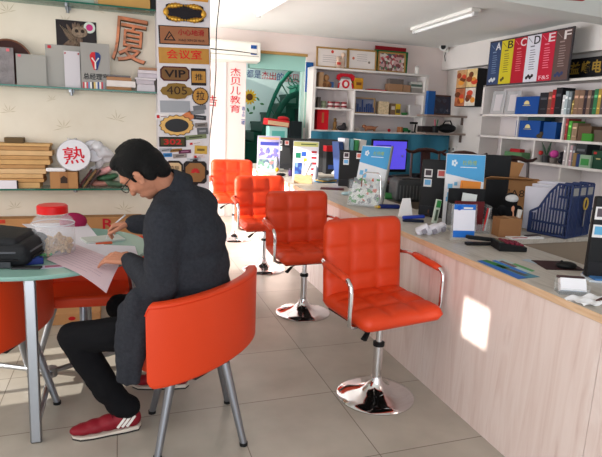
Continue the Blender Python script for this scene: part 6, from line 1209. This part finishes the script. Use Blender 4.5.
# head frame
HC = V(.083, 2.46, 1.312)
hf = V(-.54, .44, -.70).normalized(); hu0 = V(-.2, .1, 1); hr = hf.cross(hu0).normalized(); hu = hr.cross(hf).normalized()
RL = .30; hr, hu = hr*math.cos(RL)+hu*math.sin(RL), hu*math.cos(RL)-hr*math.sin(RL)
def H(x, y, z): return HC + hr*x + hf*y + hu*z      # x right, y forward, z up in the head's frame
HM = Matrix((hr, hf, hu)).transposed()
def hs(b, c, r, seg=20): b.sph(H(*c)-MO, r, seg, HM)
b = MB()
hs(b, (0, -.012, .03), (.076, .098, .088)); hs(b, (0, .02, -.03), (.066, .074, .075)); hs(b, (0, .04, -.075), (.05, .05, .045)); hs(b, (0, .065, -.10), (.026, .022, .02))
hs(b, (0, .07, .02), (.056, .03, .04)); hs(b, (0, .06, -.045), (.05, .035, .035))
b.cap(H(0, .092, .005)-MO, H(0, .116, -.04)-MO, .008, .0145); hs(b, (.011, .104, -.043), (.009, .009, .007)); hs(b, (-.011, .104, -.043), (.009, .009, .007))   # nose
hs(b, (0, .093, -.072), (.022, .009, .006)); hs(b, (0, .09, -.083), (.02, .009, .006))     # lips
for s in (-1, 1):
    hs(b, (s*.03, .086, .028), (.024, .012, .007)); hs(b, (s*.04, .068, -.03), (.024, .022, .022))   # brow, cheek
    hs(b, (s*.077, -.008, -.018), (.008, .02, .033)); hs(b, (s*.083, -.016, -.008), (.007, .015, .02)); hs(b, (s*.08, .0, -.044), (.007, .009, .01))   # ears
b.cap(H(0, -.03, -.04)-MO, neckb-MO, .056, .062); b.cap(neckb-MO, chest-MO, .06, .085)
b.cap(shL-MO, shR-MO, .06, .06); b.cap(chest-MO, V(.31, 2.51, .75)-MO, .095, .09); b.cap(V(.31, 2.51, .75)-MO, pel-MO, .09, .10)
for h, k, a in ((hipL, kneeL, ankL), (hipR, kneeR, ankR)):
    b.cap(h-MO, k-MO, .078, .05); b.cap(k-MO, a-MO, .05, .036)
for s_, e_, w_ in ((shL, elL, wrL), (shR, elR, wrR)):
    b.cap(s_-MO, e_-MO, .05, .04); b.cap(e_-MO, w_-MO, .038, .027)
def hand(b, w, d, nrm, side, curls, spread=.16, scale=1):
    d = d.normalized(); nrm = (nrm-d*nrm.dot(d)).normalized(); s = d.cross(nrm)*side       # s points to the thumb
    q = lambda f, t, n: w-MO+d*f*scale+s*t*scale+nrm*n*scale
    for t in (-.03, -.01, .01, .03): b.cap(q(.0, t*.6, 0), q(.085, t, .002), .0145, .0125, 8)
    for i, (t, L) in enumerate(((.031, .075), (.0105, .083), (-.0105, .077), (-.031, .06))):
        p = q(.085, t, .002); ang = 0; dirx = (d+s*(t*spread*34)).normalized()
        for j, f in enumerate((.45, .32, .23)):
            ang += curls[j]; v = (dirx*math.cos(ang)-nrm*math.sin(ang)).normalized()
            n_ = p+v*L*f*scale; b.cap(p, n_, (.0084-.0008*j)*scale, (.0078-.0009*j)*scale, 8); p = n_
    p = q(.02, .03, -.004); 
    for j, (v, L) in enumerate(((d*.7+s*.7-nrm*.25, .045), (d*.95+s*.2-nrm*.35, .032), (d*.98-s*.05-nrm*.3, .026))):
        n_ = p+v.normalized()*L*scale; b.cap(p, n_, (.0135-.0015*j)*scale, (.012-.0016*j)*scale, 8); p = n_
hdL = V(-.105, .075, .0); hand(b, wrL, hdL, V(-.15, -.35, 1), 1, (.34, .34, .22), scale=1.12)
hdR = V(-.095, .02, -.015); hand(b, wrR, hdR, V(-.1, .1, .9), -1, (.75, .75, .45))
b.build('body', SKIN, man, remesh=.0042, sm=2)
# hair: cap of short black hair over skull, back and temples
b = MB()
hs(b, (0, -.022, .045), (.085, .101, .088), 24); hs(b, (0, -.062, .0), (.077, .06, .078), 20); hs(b, (0, -.074, -.055), (.058, .036, .05), 16); hs(b, (0, .035, .094), (.066, .05, .034), 16)
for s in (-1, 1): hs(b, (s*.062, -.05, -.03), (.02, .034, .045), 12); hs(b, (s*.07, .012, .03), (.013, .026, .035), 12); hs(b, (s*.071, .02, -.004), (.008, .01, .022), 10)
rnd = random.Random(4)
for k in range(70):
    th_ = rnd.random()*2*PI; ph = rnd.random()*1.25; n = V(math.sin(ph)*math.cos(th_), math.sin(ph)*math.sin(th_), math.cos(ph)); p = V(n.x*.083, -.022+n.y*.098, .045+n.z*.086)
    b.cap(H(*p)-MO, H(*(p+n*.007+V(0, .012, 0)))-MO, .006, .002, 6)
b.build('hair', HAIR, man, remesh=.0045, sm=1)
# glasses
g = MB()
for s in (-1, 1):
    c = V(s*.033, .112, -.004); g.tube([H(c.x+.025*math.cos(k*PI/10), c.y-.004*abs(math.cos(k*PI/10)), c.z+.019*math.sin(k*PI/10))-MO for k in range(20)], .0018, 6, True)
    g.tube([H(s*.058, .108, .004)-MO, H(s*.076, .06, .006)-MO, H(s*.085, .0, .006)-MO, H(s*.084, -.022, -.012)-MO], .0022, 6)
g.tube([H(-.009, .114, .0)-MO, H(.009, .114, .0)-MO], .0018, 6)
g.build('glasses', BLACK, man, smooth=True)
for s in (-1, 1):
    g = MB(); hs(g, (s*.033, .1115, -.004), (.0245, .001, .0185), 14); g.build('lens', glassy('lens%d' % s, (170, 200, 190), .25, .05), man, smooth=True)
    g = MB(); hs(g, (s*.033, .089, .006), (.012, .006, .006), 10); g.build('eye', mat((40, 28, 24), .3), man, smooth=True)
# trousers
b = MB()
for h, k, a in ((hipL, kneeL, ankL), (hipR, kneeR, ankR)):
    b.cap(h-MO, k-MO, .098, .073); b.cap(k-MO, (k*.35+a*.65)-MO, .073, .064); b.cap((k*.35+a*.65)-MO, a+V(.01, 0, .03)-MO, .064, .06); b.cap(a+V(-.02, 0, .05)-MO, a+V(.035, 0, .02)-MO, .058, .06)
    b.cap(k*.9+a*.1-MO, k*.3+a*.7-MO, .074, .066)
b.sph(pel-MO, (.18, .18, .12), 18)
crease(b.build('trousers', TROU, man, remesh=.009, sm=4), .004, 13, (1, 1, 1.8))
# coat: torso, sleeves, hem, collar
b = MB()
up = (neckb-pel).normalized()
side = (shL-shR); side.z = 0; side.normalize()
fwd = side.cross(V(0, 0, 1)); fwd = fwd if fwd.dot(hf) > 0 else -fwd
TM = Matrix((side, fwd, V(0, 0, 1))).transposed()
def ts(c, r, seg=20): b.sph(c-MO, r, seg, TM)
ts(V(.315, 2.50, .60), (.215, .165, .17)); ts(V(.325, 2.51, .72), (.22, .170, .18)); ts(V(.315, 2.505, .85), (.225, .170, .18)); ts(V(.300, 2.50, .99), (.225, .165, .16)); ts(V(.275, 2.495, 1.10), (.205, .145, .12)); ts(V(.250, 2.49, 1.17), (.14, .115, .09))
b.cap(neckb+V(.025, 0, -.02)-MO, V(.30, 2.505, .95)-MO, .088, .15)
for s_, e_, w_, sg in ((shL, elL, wrL, 1), (shR, elR, wrR, -1)):
    b.cap(neckb+V(.02, 0, -.03)-MO, s_-MO, .08, .082); b.cap(s_-MO, e_-MO, .084, .074); b.cap(s_-MO, V(.29, 2.5, .9)-MO, .084, .13); m_ = e_*.45+w_*.55
    b.cap(s_*.7+e_*.3+V(.02, .02, 0)-MO, V(.27, 2.47, .85)-MO, .08, .13)
    b.cap(e_-MO, m_-MO, .073, .06); b.cap(m_-MO, w_*.93+e_*.07-MO, .06, .05); b.sph(e_-MO, .076, 14)
    b.sph(e_*.65+w_*.35+V(0, 0, -.025)-MO, (.062, .062, .06), 12)
# hem hanging by the left thigh
for pts_ in ([(138, 300, 2.33, .06), (131, 340, 2.31, .04), (127, 384, 2.30, .02)], [(150, 300, 2.33, .06), (141, 340, 2.29, .04), (136, 382, 2.29, .02)], [(128, 310, 2.36, .05), (121, 345, 2.33, .03), (120, 380, 2.31, .018)]):
    q_ = [(AY(u_, v_, y_)-MO, r_) for u_, v_, y_, r_ in pts_]
    for (p0_, ra), (p1_, rb) in zip(q_, q_[1:]): b.cap(p0_, p1_, ra, rb)
b.cap(V(.40, 2.70, .6)-MO, V(.2, 2.78, .5)-MO, .09, .06)
crease(b.build('coat', COAT, man, remesh=.0095, sm=12), .006, 11, (1, 1, 1.7))
# turned collar round the neck, tilted with it
nax = (H(0, -.03, -.05)-neckb).normalized(); e1 = (side-nax*side.dot(nax)).normalized(); e2 = nax.cross(e1); e2 = e2 if e2.dot(fwd) < 0 else -e2
def ring(z, r, k): a = -2.5+5.0*k/20; return neckb+V(.012, 0, -.01)+nax*(z-.012*(1-math.cos(a)))+e1*(r*math.sin(a))+e2*(r*.98*math.cos(a))-MO
b = MB(); R4 = [[b.b.verts.new(ring(z, r, k)) for (z, r) in [(.0, .064), (.076, .063), (.082, .069), (.073, .077), (-.005, .108), (-.016, .100)]] for k in range(21)]
for A, B in zip(R4, R4[1:]):
    for k in range(6): b.b.faces.new((A[k], A[(k+1) % 6], B[(k+1) % 6], B[k]))
b.b.faces.new(R4[0][::-1]); b.b.faces.new(R4[-1]); b.build('collar', COAT, man, smooth=True, auto=60)
# shoes
def shoe(ank, toe_dir, label):
    d = toe_dir.normalized(); s = V(-d.y, d.x, 0); base = V(ank.x, ank.y, 0)
    P = lambda f, l, z: base+d*f+s*l+V(0, 0, z)-MO
    b = MB()
    for (f, z, r) in [(-.05, .058, (.048, .04, .05)), (.0, .058, (.06, .04, .05)), (.06, .052, (.06, .043, .042)), (.12, .044, (.06, .046, .034)), (.17, .038, (.055, .043, .028)), (.2, .036, (.04, .034, .022))]:
        b.sph(P(f, 0, z), r, 16, Matrix((d, s, V(0, 0, 1))).transposed())
    o = b.build('sneaker', mat((128, 26, 38), .5, bump=.1, bscale=90), man, remesh=.006, sm=3); o['label'] = label
    out = [(-.095, .0), (-.08, .034), (-.02, .043), (.06, .045), (.13, .05), (.19, .045), (.225, .02), (.23, 0), (.225, -.02), (.19, -.045), (.13, -.05), (.06, -.045), (-.02, -.043), (-.08, -.034)]
    b = MB(); lo = [b.b.verts.new(P(f, l, .0)) for f, l in out]; hi = [b.b.verts.new(P(f, l, .018 if f > -.05 else .026)) for f, l in out]; n = len(out)
    for i in range(n): b.b.faces.new((lo[i], lo[(i+1) % n], hi[(i+1) % n], hi[i]))
    b.b.faces.new(lo[::-1]); b.b.faces.new(hi); b.build('sole', mat((206, 196, 184), .6), o)
    b = MB(); lo = [b.b.verts.new(P(f*1.004, l*1.02, .0)) for f, l in out]; hi = [b.b.verts.new(P(f*1.004, l*1.02, .008)) for f, l in out]
    for i in range(n): b.b.faces.new((lo[i], lo[(i+1) % n], hi[(i+1) % n], hi[i]))
    b.b.faces.new(lo[::-1]); b.b.faces.new(hi); b.build('tread', mat((40, 38, 38), .7), o)
    for sg in (-1, 1):
        for k in range(3):
            f = -.012-.022*k; b = MB(); b.tube([P(f+.032, sg*.040, .036), P(f+.012, sg*.0425, .062), P(f-.008, sg*.040, .088)], .0055, 6, flat=(.5, 1.3)); b.build('stripe', mat((226, 220, 214), .6), o)
    b = MB()
    for k in range(5):
        f = .04+.022*k; z = .098-.0115*k; b.tube([P(f, -.028, z-.010), P(f+.008, 0, z-.0005), P(f, .028, z-.010)], .0035, 6)
    b.tube([P(.03, 0, .1), P(.02, .02, .112), P(.04, .035, .1)], .003, 6).tube([P(.03, 0, .1), P(.02, -.02, .112), P(.045, -.03, .098)], .003, 6)
    b.build('laces', mat((100, 20, 30), .6), o)
shoe(ankL, V(-1, -.06, 0), 'red sneaker with white heel stripes on the left foot')
shoe(ankR, V(-1, .25, 0), 'red sneaker with white heel stripes on the right foot under the chair')
# pen in the right hand
hw = wrR+hdR.normalized()*.10
one('pen', MB().tube([hw+V(-.03, .0, -.07), hw+V(.0, 0, -.005), hw+V(.07, .01, .055)], [.002, .005, .0045], 8), mat((200, 200, 206), .3, .5), 'silver pen held in the seated persons right hand', 'pen', smooth=True)
